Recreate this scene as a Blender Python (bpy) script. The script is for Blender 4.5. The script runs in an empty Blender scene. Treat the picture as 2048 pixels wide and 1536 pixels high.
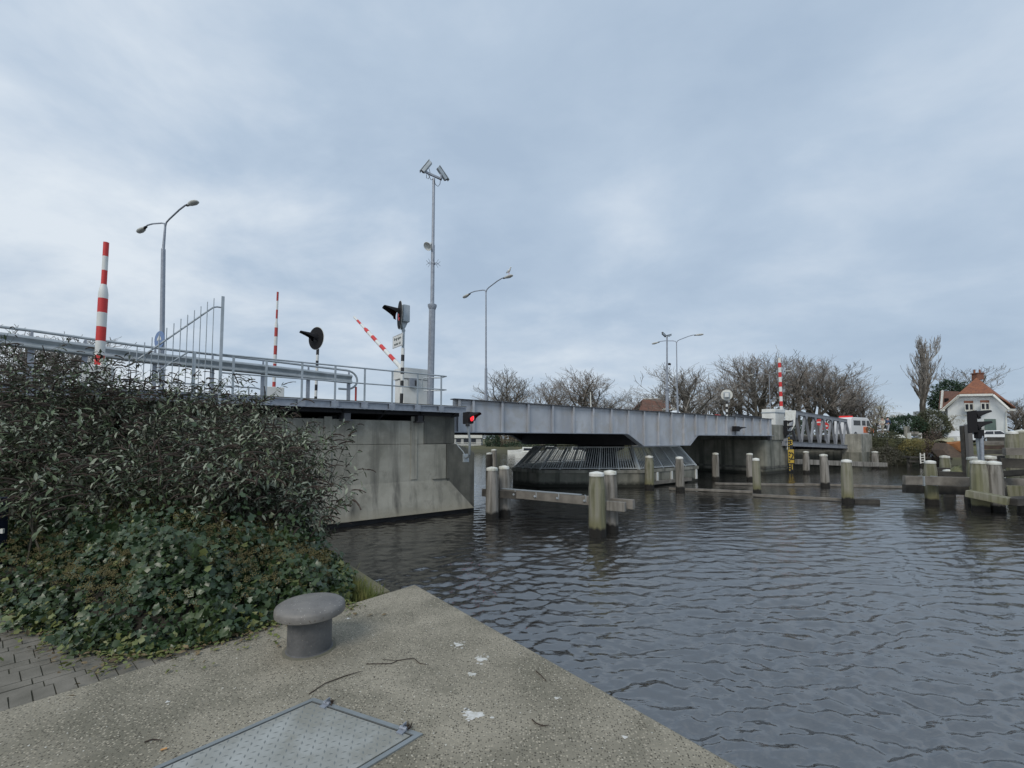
import bpy, math, random
import numpy as np
from mathutils import Vector, Matrix, Euler
R = math.radians
SC = bpy.context.scene
COL = SC.collection

# ---------------------------------------------------------------- camera
EYE = 2.8                       # eye height over the water, metres
FPX, HY = 900.0, 877.0          # focal length and horizon row, in photo pixels
PIT = math.atan(.0547); CY = HY - FPX*math.tan(PIT)
cd = bpy.data.cameras.new('camera'); cam = bpy.data.objects.new('camera', cd); COL.objects.link(cam)
cam.location = (0, 0, EYE); cam.rotation_euler = (math.pi/2+PIT, 0, 0)
cd.sensor_width = 36; cd.lens = 36*FPX/2048; cd.shift_y = (CY-768)/2048
cd.clip_start = .05; cd.clip_end = 6000
SC.camera = cam
SC.render.resolution_x = 1024; SC.render.resolution_y = 768
SC.view_settings.view_transform = 'Standard'; SC.view_settings.look = 'None'
SC.view_settings.gamma = 1; SC.view_settings.exposure = 0.30

# ---------------------------------------------------------------- world and sun
SUN_EL, SUN_AZ = R(42), R(205)   # azimuth clockwise from +Y: behind the camera, to the left
w = bpy.data.worlds.new('World'); SC.world = w; w.use_nodes = True
nt = w.node_tree; N_ = nt.nodes; K_ = nt.links
for n in list(N_): N_.remove(n)
def wn(t, **k):
    n = N_.new(t)
    for a, v in k.items(): setattr(n, a, v)
    return n
def mth(op, a, b=None, c=None, tree=None):
    n = (tree or nt).nodes.new('ShaderNodeMath'); n.operation = op
    for i, v in enumerate((a, b, c)):
        if v is None: continue
        if hasattr(v, 'links'): (tree or nt).links.new(v, n.inputs[i])
        else: n.inputs[i].default_value = v
    return n.outputs[0]
def ramp(tree, fac, stops):
    n = tree.nodes.new('ShaderNodeValToRGB'); tree.links.new(fac, n.inputs[0])
    e = n.color_ramp.elements
    while len(e) < len(stops): e.new(.5)
    for q, (p, c) in zip(e, stops):
        q.position = p; q.color = (c, c, c, 1) if not hasattr(c, '__len__') else (*c, 1)
    return n.outputs[0]
def mix(tree, f, a, b, mode='MIX'):
    n = tree.nodes.new('ShaderNodeMix'); n.data_type = 'RGBA'; n.blend_type = mode
    for i, v in ((0, f), (6, a), (7, b)):
        if hasattr(v, 'links'): tree.links.new(v, n.inputs[i])
        elif i == 0: n.inputs[0].default_value = v
        else: n.inputs[i].default_value = (*v, 1)
    return n.outputs[2]
sky = wn('ShaderNodeTexSky', sky_type='NISHITA', sun_disc=False, sun_elevation=SUN_EL, sun_rotation=SUN_AZ)
tc = wn('ShaderNodeTexCoord')
sp = wn('ShaderNodeSeparateXYZ'); K_.new(tc.outputs['Generated'], sp.inputs[0])
zz = mth('ADD', mth('MAXIMUM', sp.outputs[2], 0.0), .27)
cb = wn('ShaderNodeCombineXYZ')
K_.new(mth('DIVIDE', sp.outputs[0], zz), cb.inputs[0]); K_.new(mth('DIVIDE', sp.outputs[1], zz), cb.inputs[1])
def cloud(scale, detail, off, rough=.5, dist=.0):
    m = wn('ShaderNodeMapping'); K_.new(cb.outputs[0], m.inputs[0]); m.inputs['Location'].default_value = off
    m.inputs['Rotation'].default_value = (0, 0, R(25)); m.inputs['Scale'].default_value = (1.1, 1.3, 1)
    n = wn('ShaderNodeTexNoise'); K_.new(m.outputs[0], n.inputs['Vector'])
    n.inputs['Scale'].default_value = scale; n.inputs['Detail'].default_value = detail
    n.inputs['Roughness'].default_value = rough; n.inputs['Distortion'].default_value = dist
    return n.outputs[0]
c1 = cloud(.50, 6, (3.1, 1.7, 0), .52, .15); c2 = cloud(1.7, 6, (7.3, 2.2, 0), .58, .2)
cf = mth('ADD', mth('MULTIPLY', c1, .60), mth('MULTIPLY', c2, .40))
def lump(px, py, lo, amt):                          # a thinner or thicker part of the cloud layer, fixed in the sky
    d_ = Vector(((px-1024)/900, math.cos(PIT)-(CY-py)/900*math.sin(PIT), math.sin(PIT)+(CY-py)/900*math.cos(PIT))).normalized()
    v = wn('ShaderNodeVectorMath', operation='DOT_PRODUCT'); K_.new(tc.outputs['Generated'], v.inputs[0]); v.inputs[1].default_value = d_
    mr = wn('ShaderNodeMapRange', interpolation_type='SMOOTHERSTEP'); K_.new(v.outputs['Value'], mr.inputs[0]); mr.inputs[1].default_value = lo; mr.inputs[2].default_value = 1
    mr.inputs[3].default_value = 0; mr.inputs[4].default_value = amt; return mth('MULTIPLY', mr.outputs[0], mth('MULTIPLY', mth('SUBTRACT', mth('ADD', c2, c1), .55), 2.2))
for a_ in ((1400, 370, .93, .03), (200, 100, .78, .055), (520, 440, .90, .03), (1250, 200, .90, -.04), (1750, 560, .86, -.03)): cf = mth('ADD', cf, lump(*a_))
# a brighter part of the overcast towards the upper left, bluer and darker towards the right
cf = mth('ADD', cf, mth('MULTIPLY', sp.outputs[0], -.05))
cl = ramp(nt, cf, [(.37, (3.3, 4.15, 5.25)), (.46, (3.85, 4.7, 5.75)), (.53, (4.6, 5.35, 6.25)), (.65, (6.1, 6.65, 7.2))])
skc = mix(nt, .93, sky.outputs[0], cl)
# the band near the horizon is a touch duller
hz = ramp(nt, sp.outputs[2], [(0.0, .93), (.12, .97), (.45, 1.04)])
skc = mix(nt, 1.0, skc, hz, 'MULTIPLY')
bg = wn('ShaderNodeBackground'); K_.new(skc, bg.inputs[0]); bg.inputs[1].default_value = .1
wo = wn('ShaderNodeOutputWorld'); K_.new(bg.outputs[0], wo.inputs[0])
sd = bpy.data.lights.new('sun', 'SUN'); so = bpy.data.objects.new('sun', sd); COL.objects.link(so)
sd.energy = 1.25; sd.angle = R(25); sd.color = (1, .93, .83)
so.rotation_euler = Vector((math.sin(SUN_AZ)*math.cos(SUN_EL), math.cos(SUN_AZ)*math.cos(SUN_EL), math.sin(SUN_EL))).to_track_quat('Z', 'Y').to_euler()

# ---------------------------------------------------------------- helpers: places
def ray(px, py):
    x = (px-1024)/FPX; y = (CY-py)/FPX
    return x, math.cos(PIT)-y*math.sin(PIT), math.sin(PIT)+y*math.cos(PIT)
def at(px, py, Y):
    r = ray(px, py); k = Y/r[1]; return Vector((r[0]*k, Y, EYE+r[2]*k))
def gz(px, py, z=0.):
    r = ray(px, py); k = (z-EYE)/r[2]; return Vector((r[0]*k, r[1]*k, z))
_r = ray(2165, 877); _l = math.hypot(_r[0], _r[1])
BD = (_r[0]/_l, _r[1]/_l); BN = (-BD[1], BD[0])      # along the bridge, and across it away from the camera
BO = at(905, 800, 17.6)
BANG = math.atan2(BD[1], BD[0])
def B(s, t, z): return Vector((BO.x+s*BD[0]+t*BN[0], BO.y+s*BD[1]+t*BN[1], z))
def bp(px, py, t=0.):
    r = ray(px, py); ox = BO.x+t*BN[0]; oy = BO.y+t*BN[1]
    k = (ox*BD[1]-oy*BD[0])/(r[0]*BD[1]-r[1]*BD[0])
    X = r[0]*k; Y = r[1]*k
    return (X-ox)*BD[0]+(Y-oy)*BD[1], EYE+r[2]*k
def bs(px, t=0.): return bp(px, 877, t)[0]
VB = Vector((BD[0], BD[1], 0)); VN = Vector((BN[0], BN[1], 0)); UP = Vector((0, 0, 1))

# ---------------------------------------------------------------- helpers: materials
def M(name, base, rough=.7, metal=0., var=None, sc=6., det=5., bump=0., bsc=None, streak=None, ssc=3., spots=None, spsc=30., spth=(.1, .16),
      band=None, emit=None, blot=None, stretch=(1, 1, 1), spec=None):
    m = bpy.data.materials.new(name); m.use_nodes = True; t = m.node_tree; b = t.nodes['Principled BSDF']
    c = t.nodes.new('ShaderNodeTexCoord').outputs['Object']
    mp = t.nodes.new('ShaderNodeMapping'); t.links.new(c, mp.inputs[0]); mp.inputs['Scale'].default_value = stretch
    def noise(s, d=5., r=.55, vec=None):
        n = t.nodes.new('ShaderNodeTexNoise'); t.links.new(vec or mp.outputs[0], n.inputs['Vector'])
        n.inputs['Scale'].default_value = s; n.inputs['Detail'].default_value = d; n.inputs['Roughness'].default_value = r
        return n.outputs[0]
    col = None
    if var:
        col = mix(t, ramp(t, noise(sc, det), [(.32, 0.), (.68, 1.)]), base, var)
    if streak:
        m2 = t.nodes.new('ShaderNodeMapping'); t.links.new(c, m2.inputs[0]); m2.inputs['Scale'].default_value = (1, 1, .07)
        f = ramp(t, noise(ssc, 6., .62, m2.outputs[0]), [(.47, 0.), (.66, 1.)])
        col = mix(t, f, col or base, streak)
    if blot:                                      # large irregular stains
        f = ramp(t, noise(blot[1], 9., .62), [(.50, 0.), (.60, 1.)]); f = mth('MULTIPLY', f, blot[2], tree=t); col = mix(t, f, col or base, blot[0])
    if spots:
        for q, (sc_, s_, th) in enumerate(spots):
            v = t.nodes.new('ShaderNodeTexVoronoi'); t.links.new(mp.outputs[0], v.inputs['Vector']); v.inputs['Scale'].default_value = s_
            f = ramp(t, v.outputs['Distance'], [(th*.7, 1.), (th, 0.)])
            rn = t.nodes.new('ShaderNodeSeparateColor'); t.links.new(v.outputs['Color'], rn.inputs[0])
            f = mth('MULTIPLY', f, ramp(t, rn.outputs[0], [(.45, 0.), (.6, 1.)]), tree=t)
            col = mix(t, f, col or base, sc_)
    if band:                                     # (z0, z1, colour): wet or mossy foot that has a height of its own
        s3 = t.nodes.new('ShaderNodeSeparateXYZ'); g = t.nodes.new('ShaderNodeNewGeometry'); t.links.new(g.outputs['Position'], s3.inputs[0])
        nz = mth('MULTIPLY', noise(4., 4.), .25, tree=t)
        zz_ = mth('ADD', s3.outputs[2], mth('SUBTRACT', nz, .125, tree=t), tree=t)
        for z0, z1, bc in band:
            mr = t.nodes.new('ShaderNodeMapRange'); t.links.new(zz_, mr.inputs[0])
            mr.inputs[1].default_value = z0; mr.inputs[2].default_value = z1; mr.inputs[3].default_value = 1; mr.inputs[4].default_value = 0
            col = mix(t, mr.outputs[0], col or base, bc)
    if col is not None: t.links.new(col, b.inputs['Base Color'])
    else: b.inputs['Base Color'].default_value = (*base, 1)
    b.inputs['Roughness'].default_value = rough; b.inputs['Metallic'].default_value = metal
    if spec is not None: b.inputs['Specular IOR Level'].default_value = spec
    if bump:
        bn = t.nodes.new('ShaderNodeBump'); bn.inputs['Strength'].default_value = 1.; bn.inputs['Distance'].default_value = bump
        t.links.new(noise(bsc or sc*4, 6., .6), bn.inputs['Height']); t.links.new(bn.outputs[0], b.inputs['Normal'])
    if emit:
        b.inputs['Emission Color'].default_value = (*emit[0], 1); b.inputs['Emission Strength'].default_value = emit[1]
    return m
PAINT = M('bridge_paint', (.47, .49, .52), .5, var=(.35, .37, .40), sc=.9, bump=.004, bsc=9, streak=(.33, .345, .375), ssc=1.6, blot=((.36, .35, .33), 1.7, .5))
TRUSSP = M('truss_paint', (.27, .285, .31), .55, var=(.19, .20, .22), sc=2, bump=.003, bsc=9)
PAINT_D = M('bridge_paint_shaded', (.10, .105, .115), .6, var=(.05, .052, .06), sc=3)  # bridge paint with shade put into the colour, for far and inner members
GALV = M('galvanised_steel', (.33, .36, .40), .45, .35, var=(.25, .27, .31), sc=9, bump=.001)
GALV_L = M('galvanised_rail', (.42, .46, .49), .45, .3, var=(.30, .34, .36), sc=4)
UNDER = M('underside_shade', (.018, .019, .022), .8, var=(.03, .03, .034), sc=2)  # near black: the shade below decks and in recesses is put into the colour
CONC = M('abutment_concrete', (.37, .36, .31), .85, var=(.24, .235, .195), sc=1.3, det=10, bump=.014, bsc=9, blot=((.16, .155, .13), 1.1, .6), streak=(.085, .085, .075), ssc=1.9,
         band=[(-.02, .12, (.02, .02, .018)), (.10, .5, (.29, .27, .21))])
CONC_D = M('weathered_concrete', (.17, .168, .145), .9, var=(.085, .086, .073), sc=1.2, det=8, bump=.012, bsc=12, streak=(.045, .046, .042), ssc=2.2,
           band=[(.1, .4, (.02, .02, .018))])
FENCE = M('fence_paint', (.62, .65, .65), .55, var=(.50, .53, .53), sc=3)
CONC_P = M('pier_concrete', (.27, .265, .225), .9, var=(.15, .15, .12), sc=1.3, det=8, bump=.01, bsc=12, streak=(.07, .075, .06), ssc=1.6,
           band=[(.15, .35, (.025, .026, .02))])
WOOD = M('weathered_pile_wood', (.29, .275, .25), .9, var=(.17, .16, .14), sc=5, stretch=(1, 1, .12), bump=.02, bsc=16, streak=(.085, .08, .065), ssc=7,
         band=[(.20, .29, (.014, .013, .011))])
WOOD_G = M('mossy_pile_wood', (.25, .24, .20), .9, var=(.165, .165, .09), sc=4, stretch=(1, 1, .12), bump=.02, bsc=16, streak=(.125, .125, .075), ssc=8,
           band=[(.32, .6, (.16, .155, .085)), (.20, .29, (.014, .013, .011))])
WOOD_B = M('beam_wood', (.22, .205, .18), .9, var=(.12, .11, .095), sc=3, bump=.012, bsc=18)
WOOD_D = M('dark_wet_wood', (.075, .07, .06), .9, var=(.035, .033, .03), sc=3, bump=.012, bsc=14)
CAPW = M('pile_cap_white', (.74, .75, .72), .6, var=(.58, .58, .52), sc=6, det=8)
CAPP = M('pile_cap_dirty', (.72, .72, .68), .65, var=(.42, .42, .34), sc=7, det=9, bump=.004, bsc=20)
WHITE = M('white_paint', (.72, .73, .71), .5, var=(.62, .63, .60), sc=3)
RED = M('red_band', (.62, .035, .03), .5, var=(.52, .03, .03), sc=9)
REDD = M('red_band_dull', (.40, .045, .04), .55)
BLACK = M('black_paint', (.02, .02, .022), .5)
BLACK2 = M('matt_black', (.014, .014, .016), .8, spec=.25)
CAST = M('bollard_paint', (.125, .125, .125), .6, var=(.075, .077, .08), sc=9, det=9, bump=.005, bsc=50, spots=[((.17, .165, .155), 40, .18), ((.09, .055, .035), 22, .12)])
QUAY = M('quay_concrete', (.33, .30, .235), .92, var=(.19, .175, .132), sc=1.5, det=12, blot=((.11, .105, .075), .9, .5), bump=.009, bsc=55,
         spots=[((.075, .066, .048), 75, .42), ((.40, .36, .28), 60, .38), ((.60, .57, .48), 34, .14), ((.72, .71, .65), 17, .07), ((.04, .036, .03), 38, .17)])
BRICK = M('paving_brick', (.20, .185, .155), .9, var=(.12, .112, .09), sc=5, bump=.004, bsc=90)
SOIL = M('soil', (.04, .034, .025), .95, var=(.02, .018, .013), sc=3, bump=.02, bsc=12)
LAND = M('far_bank_grass', (.15, .135, .055), .95, var=(.06, .07, .035), sc=.45, det=9, bump=.05, bsc=2, streak=None,
         band=[(-.1, .35, (.05, .045, .035)), (.35, 1.5, (.075, .075, .05))])
ASPH = M('asphalt', (.06, .06, .062), .9, var=(.045, .045, .046), sc=3)
TWIG = M('bark_twigs', (.30, .285, .26), .9, var=(.10, .088, .075), sc=2)
BARK = M('bark_dark', (.13, .12, .10), .9, var=(.05, .046, .04), sc=3)
TWIGB = M('brown_twigs', (.255, .235, .205), .9, var=(.15, .12, .10), sc=2)
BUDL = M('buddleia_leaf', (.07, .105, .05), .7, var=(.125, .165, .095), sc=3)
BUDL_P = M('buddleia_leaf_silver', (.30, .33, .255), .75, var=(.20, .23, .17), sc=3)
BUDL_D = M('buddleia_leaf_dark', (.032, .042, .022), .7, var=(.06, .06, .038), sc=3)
BUDS = M('seed_heads', (.030, .021, .016), .9, var=(.055, .038, .028), sc=12)
STEM = M('shrub_stems', (.085, .075, .055), .9, var=(.045, .04, .03), sc=8)
IVY = M('ivy_leaf', (.020, .046, .018), .36, var=(.050, .078, .024), sc=3.2)
IVY2 = M('ivy_leaf_pale', (.055, .085, .038), .35, var=(.035, .065, .03), sc=5)
IVYL = M('ivy_leaf_young', (.085, .125, .035), .5, var=(.17, .17, .05), sc=9)
BERRY = M('ivy_berries', (.20, .165, .065), .75, var=(.115, .10, .04), sc=5)
GRASS = M('grass_tuft', (.12, .17, .04), .8, var=(.17, .16, .05), sc=6)
HEDGE = M('evergreen_leaf', (.022, .048, .026), .75, var=(.04, .075, .038), sc=2)
HEDGE2 = M('olive_leaf', (.09, .10, .05), .8, var=(.06, .065, .04), sc=2)
GLASS = M('dark_glass', (.03, .035, .045), .12)

# ---------------------------------------------------------------- helpers: meshes
class MB:
    def __init__(s): s.v = []; s.f = []; s.mi = []
    def add(s, vs, fs, mi=0):
        o = len(s.v); s.v += [tuple(v) for v in vs]; s.f += [tuple(i+o for i in f) for f in fs]; s.mi += [mi]*len(fs); return s
    def box(s, c, sz, ax=None, mi=0):
        c = Vector(c); X, Y, Z = ax or (Vector((1, 0, 0)), Vector((0, 1, 0)), UP)
        h = [q/2 for q in sz]
        vs = [c+X*(a*h[0])+Y*(b*h[1])+Z*(d*h[2]) for a in (-1, 1) for b in (-1, 1) for d in (-1, 1)]
        return s.add(vs, [(0, 1, 3, 2), (4, 6, 7, 5), (0, 4, 5, 1), (2, 3, 7, 6), (0, 2, 6, 4), (1, 5, 7, 3)], mi)
    def bbox(s, s0, s1, t0, t1, z0, z1, mi=0):           # a box in bridge coordinates
        return s.box(B((s0+s1)/2, (t0+t1)/2, (z0+z1)/2), (abs(s1-s0), abs(t1-t0), abs(z1-z0)), (VB, VN, UP), mi)
    def bar(s, p, q, w, h, up=UP, mi=0):
        p = Vector(p); q = Vector(q); X = (q-p); L = X.length; X.normalize()
        Y = up.cross(X)
        if Y.length < 1e-4: Y = Vector((0, 1, 0)).cross(X)
        Y.normalize(); Z = X.cross(Y)
        return s.box((p+q)/2, (L, w, h), (X, Y, Z), mi)
    def tube(s, pts, rad, n=8, cap=True, mi=0):
        pts = [Vector(p) for p in pts]
        if not hasattr(rad, '__len__'): rad = [rad]*len(pts)
        o = []; prev = None
        for i, p in enumerate(pts):
            d = (pts[min(i+1, len(pts)-1)]-pts[max(i-1, 0)]).normalized()
            a = prev if prev is not None else (Vector((0, 0, 1)) if abs(d.z) < .9 else Vector((1, 0, 0)))
            a = (a-d*a.dot(d)).normalized(); prev = a; b = d.cross(a)
            for k in range(n):
                th = 2*math.pi*k/n; o.append(p+(a*math.cos(th)+b*math.sin(th))*rad[i])
        f = [(i*n+k, i*n+(k+1) % n, (i+1)*n+(k+1) % n, (i+1)*n+k) for i in range(len(pts)-1) for k in range(n)]
        if cap: f += [tuple(range(n-1, -1, -1)), tuple((len(pts)-1)*n+k for k in range(n))]
        return s.add(o, f, mi)
    def lathe(s, c, prof, n=24, axis=None, mi=0):        # prof: (radius, height)
        c = Vector(c); Z = (axis or UP).normalized(); X = Z.orthogonal().normalized(); Y = Z.cross(X)
        vs = [c+Z*h+(X*math.cos(2*math.pi*k/n)+Y*math.sin(2*math.pi*k/n))*max(r, .0004) for r, h in prof for k in range(n)]
        m = len(prof)
        f = [(i*n+k, i*n+(k+1) % n, (i+1)*n+(k+1) % n, (i+1)*n+k) for i in range(m-1) for k in range(n)]
        f += [tuple(range(n-1, -1, -1)), tuple((m-1)*n+k for k in range(n))]
        return s.add(vs, f, mi)
    def prism(s, poly, z0, z1, mi=0):                    # poly: list of (x, y)
        n = len(poly); vs = [(x, y, z0) for x, y in poly]+[(x, y, z1) for x, y in poly]
        return s.add(vs, [tuple(range(n-1, -1, -1)), tuple(range(n, 2*n))]+[(i, (i+1) % n, n+(i+1) % n, n+i) for i in range(n)], mi)
    def slab(s, pts, off, mi=0):                         # a planar outline with thickness off (vector)
        n = len(pts); pts = [Vector(p) for p in pts]; off = Vector(off)
        return s.add(pts+[p+off for p in pts], [tuple(range(n-1, -1, -1)), tuple(range(n, 2*n))]+[(i, (i+1) % n, n+(i+1) % n, n+i) for i in range(n)], mi)
    def build(s, name, mats, parent=None, smooth=False, bevel=0., org=None):
        if not isinstance(mats, (list, tuple)): mats = [mats]
        o_ = Vector(parent['_o']) if parent is not None else (Vector(org) if org is not None else Vector((0, 0, 0)))
        me = bpy.data.meshes.new(name)
        a = np.array(s.v, dtype=np.float32)-np.array(o_, dtype=np.float32)
        me.from_pydata(a.tolist(), [], s.f)
        for m in mats: me.materials.append(m)
        if len(mats) > 1: me.polygons.foreach_set('material_index', s.mi)
        if smooth: me.polygons.foreach_set('use_smooth', [True]*len(me.polygons)); 
        me.update()
        import bmesh
        if len(s.f) < 60000:
            bm = bmesh.new(); bm.from_mesh(me); bmesh.ops.recalc_face_normals(bm, faces=bm.faces); bm.to_mesh(me); bm.free()
        if smooth:
            try: me.set_sharp_from_angle(angle=R(38))
            except Exception: pass
        ob = bpy.data.objects.new(name, me); COL.objects.link(ob)
        if parent is not None: ob.parent = parent; ob['_o'] = tuple(o_)
        else: ob.location = o_; ob['_o'] = tuple(o_)
        if bevel:
            md = ob.modifiers.new('bevel', 'BEVEL'); md.width = bevel; md.segments = 2; md.limit_method = 'ANGLE'
        return ob
def tag(o, label=None, cat=None, group=None, kind=None):
    if label: o['label'] = label
    if cat: o['category'] = cat
    if group: o['group'] = group
    if kind: o['kind'] = kind
    return o
def thing(name, loc, label, cat, group=None):
    o = bpy.data.objects.new(name, None); COL.objects.link(o); o.location = loc; o['_o'] = tuple(loc)
    o.empty_display_size = .1
    return tag(o, label, cat, group, 'thing')
def dup(root, loc, label, rz=0., sc=1., group=None):
    r = root.copy(); COL.objects.link(r); r.location = loc; r.rotation_euler = (0, 0, rz)
    r.scale = (sc, sc, sc) if not hasattr(sc, '__len__') else sc
    r['label'] = label
    if group: r['group'] = group
    for ch in root.children:
        c = ch.copy(); COL.objects.link(c); c.parent = r
        for g in ch.children:
            d = g.copy(); COL.objects.link(d); d.parent = c
    return r
def grid_mesh(name, X, Y, Z, mat, smooth=True):
    n, m = X.shape
    me = bpy.data.meshes.new(name); co = np.stack([X, Y, Z], -1).reshape(-1, 3).astype(np.float32)
    me.vertices.add(n*m); me.vertices.foreach_set('co', co.ravel())
    i = np.arange(n*m).reshape(n, m)
    q = np.stack([i[:-1, :-1], i[1:, :-1], i[1:, 1:], i[:-1, 1:]], -1).reshape(-1)
    nf = (n-1)*(m-1)
    me.loops.add(nf*4); me.loops.foreach_set('vertex_index', q.astype(np.int32))
    me.polygons.add(nf); me.polygons.foreach_set('loop_start', np.arange(nf, dtype=np.int32)*4)
    me.polygons.foreach_set('loop_total', np.full(nf, 4, dtype=np.int32))
    if smooth: me.polygons.foreach_set('use_smooth', np.ones(nf, dtype=bool))
    me.update(calc_edges=True); me.validate(); me.materials.append(mat)
    o = bpy.data.objects.new(name, me); COL.objects.link(o); o['_o'] = (0, 0, 0); return o
def np_mesh(name, V, F, mat, parent=None, org=(0, 0, 0), mi=None, smooth=False):
    """V (n,3), F (m,k) all faces with k corners."""
    mats = mat if isinstance(mat, (list, tuple)) else [mat]
    me = bpy.data.meshes.new(name); V = (V-np.array(org)).astype(np.float32)
    me.vertices.add(len(V)); me.vertices.foreach_set('co', V.ravel())
    k = F.shape[1]; nf = len(F)
    me.loops.add(nf*k); me.loops.foreach_set('vertex_index', F.astype(np.int32).ravel())
    me.polygons.add(nf); me.polygons.foreach_set('loop_start', np.arange(nf, dtype=np.int32)*k)
    me.polygons.foreach_set('loop_total', np.full(nf, k, dtype=np.int32))
    for m in mats: me.materials.append(m)
    if mi is not None: me.polygons.foreach_set('material_index', mi.astype(np.int32))
    if smooth: me.polygons.foreach_set('use_smooth', np.ones(nf, dtype=bool))
    me.update(calc_edges=True)
    o = bpy.data.objects.new(name, me); COL.objects.link(o); o['_o'] = tuple(org)
    if parent is not None: o.parent = parent
    return o
def text(name, body, size, mat, parent, loc, xdir, ydir, ext=.002, align='CENTER'):
    cu = bpy.data.curves.new(name, 'FONT'); cu.body = body; cu.size = size; cu.extrude = ext; cu.align_x = align; cu.align_y = 'CENTER'
    tmp = bpy.data.objects.new(name, cu); COL.objects.link(tmp)
    dg = bpy.context.evaluated_depsgraph_get(); me = bpy.data.meshes.new_from_object(tmp.evaluated_get(dg))
    bpy.data.objects.remove(tmp); bpy.data.curves.remove(cu)
    x = Vector(xdir).normalized(); y = Vector(ydir).normalized(); zd = x.cross(y)
    mt = Matrix((x, y, zd)).transposed().to_4x4(); mt.translation = Vector(loc)-Vector(parent['_o'])
    me.transform(mt); me.materials.clear(); me.materials.append(mat)
    o = bpy.data.objects.new(name, me); COL.objects.link(o); o.parent = parent; o['_o'] = parent['_o']; return o
rng = np.random.default_rng(7); random.seed(7)
# ================================================================ WATER
def water():
    na, nr = 1150, 1050
    th = np.linspace(R(-72), R(72), na); r = np.exp(np.linspace(math.log(1.6), math.log(900), nr))
    Rr, T = np.meshgrid(r, th, indexing='ij'); X = Rr*np.sin(T); Y = Rr*np.cos(T)
    sp_ = Rr*0.0062
    g = np.random.default_rng(3)
    wx = X+.16*np.sin(.9*Y+.4*X)+.05*np.sin(3.7*X-2.1*Y+2); wy = Y+.16*np.sin(.8*X+1.1+.5*Y)+.05*np.sin(4.1*Y-2.7*X)
    Z = np.zeros_like(X)
    patch = .75+.35*np.sin(.31*X+.5*np.sin(.2*Y))*np.sin(.27*Y+.6)+.2*np.sin(.83*X-.6*Y+1.)
    for lam in np.exp(np.linspace(math.log(.085), math.log(1.2), 76)):
        a0 = R(-90)+g.normal(.12, .55)          # travel direction: towards the quay
        k = 2*math.pi/lam; kx, ky = math.cos(a0)*k, math.sin(a0)*k
        amp = .040*lam/(2*math.pi)*(1.5 if lam < .2 else 1.15 if lam < .52 else .22)
        ph = kx*wx+ky*wy+g.uniform(0, 6.28)
        fade = np.clip((lam/sp_-2.2)/2.4, 0, 1)
        s = np.sin(ph)
        Z += amp*fade*(s+.28*np.cos(2*ph))*(patch if lam < .5 else 1)
    m = bpy.data.materials.new('canal_water'); m.use_nodes = True; t = m.node_tree; b = t.nodes['Principled BSDF']
    b.inputs['Base Color'].default_value = (.024, .023, .021, 1); b.inputs['Roughness'].default_value = .035
    b.inputs['IOR'].default_value = 2.75; 
    c = t.nodes.new('ShaderNodeTexCoord').outputs['Object']
    mp = t.nodes.new('ShaderNodeMapping'); t.links.new(c, mp.inputs[0]); mp.inputs['Scale'].default_value = (.7, 1.6, 1); mp.inputs['Rotation'].default_value = (0, 0, R(-9))
    def noise(s, d):
        n = t.nodes.new('ShaderNodeTexNoise'); t.links.new(mp.outputs[0], n.inputs['Vector']); n.inputs['Scale'].default_value = s
        n.inputs['Detail'].default_value = d; n.inputs['Distortion'].default_value = .4; return n.outputs[0]
    h = mth('ADD', mth('MULTIPLY', noise(5.5, 3), .012, tree=t), mth('MULTIPLY', noise(17, 2), .0035, tree=t), tree=t)
    bn = t.nodes.new('ShaderNodeBump'); bn.inputs['Distance'].default_value = 1.; bn.inputs['Strength'].default_value = .8
    t.links.new(h, bn.inputs['Height']); t.links.new(bn.outputs[0], b.inputs['Normal'])
    o = grid_mesh('water', X, Y, Z, m); tag(o, kind='structure')
water()

# ================================================================ FAR LAND
SHORE = [(-400, 96), (-30, 94), (2, 88), (20, 72), (36, 54.5), (41, 48.5), (60, 47), (75, 40), (90, 20), (400, 0)]
def shore_y(x): return np.interp(x, [p[0] for p in SHORE], [p[1] for p in SHORE])
def land_h(X, Y):
    d = Y-shore_y(X)
    h = np.where(d < 0, np.clip(d*.8, -2, 0)-.1, np.minimum(d*.42, 1.0)+np.clip(d-2.5, 0, 60)*.012)
    # the road embankment beyond the bridge
    s = (X-BO.x)*BD[0]+(Y-BO.y)*BD[1]; tt = (X-BO.x)*BN[0]+(Y-BO.y)*BN[1]
    side = np.clip(1-np.clip(np.abs(tt-5)-8.5, 0, 9)/9, 0, 1)*np.clip((s-48)/4, 0, 1)*np.where(d > 0, 1, 0)
    h = np.maximum(h, h*(1-side)+2.75*side)
    return h
def far_land():
    x = np.concatenate([np.linspace(-900, -60, 30), np.linspace(-58, 130, 240), np.linspace(140, 1200, 30)])
    y = np.concatenate([np.linspace(2, 38, 14), np.linspace(38.5, 110, 170), np.linspace(112, 300, 30), np.linspace(330, 3000, 14)])
    X, Y = np.meshgrid(x, y, indexing='ij')
    Z = land_h(X, Y)+np.where(Y > shore_y(X), .10*np.sin(.9*X+np.sin(.7*Y)*2)*np.cos(.8*Y)+.05*np.sin(2.3*X+1.1*Y), 0)
    o = grid_mesh('ground', X, Y, Z, LAND); tag(o, kind='structure')
far_land()
def LH(x, y): return float(land_h(np.array([x]), np.array([y]))[0])

# ================================================================ QUAY, PAVEMENT, BANK
C0 = gz(830, 1168, 1.2)
EDGE = (C0-gz(0, 1421, 1.2)).normalized()        # along the back edge of the slab
b_ = MB(); q1 = C0+VN*-14; q3 = C0-EDGE*9; q2 = q3+VN*-9
o = MB().prism([(C0.x, C0.y), (q3.x, q3.y), (q2.x, q2.y), (q1.x, q1.y)], -1.2, 1.2).build('quay', QUAY, bevel=.018); tag(o, kind='structure')
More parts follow.
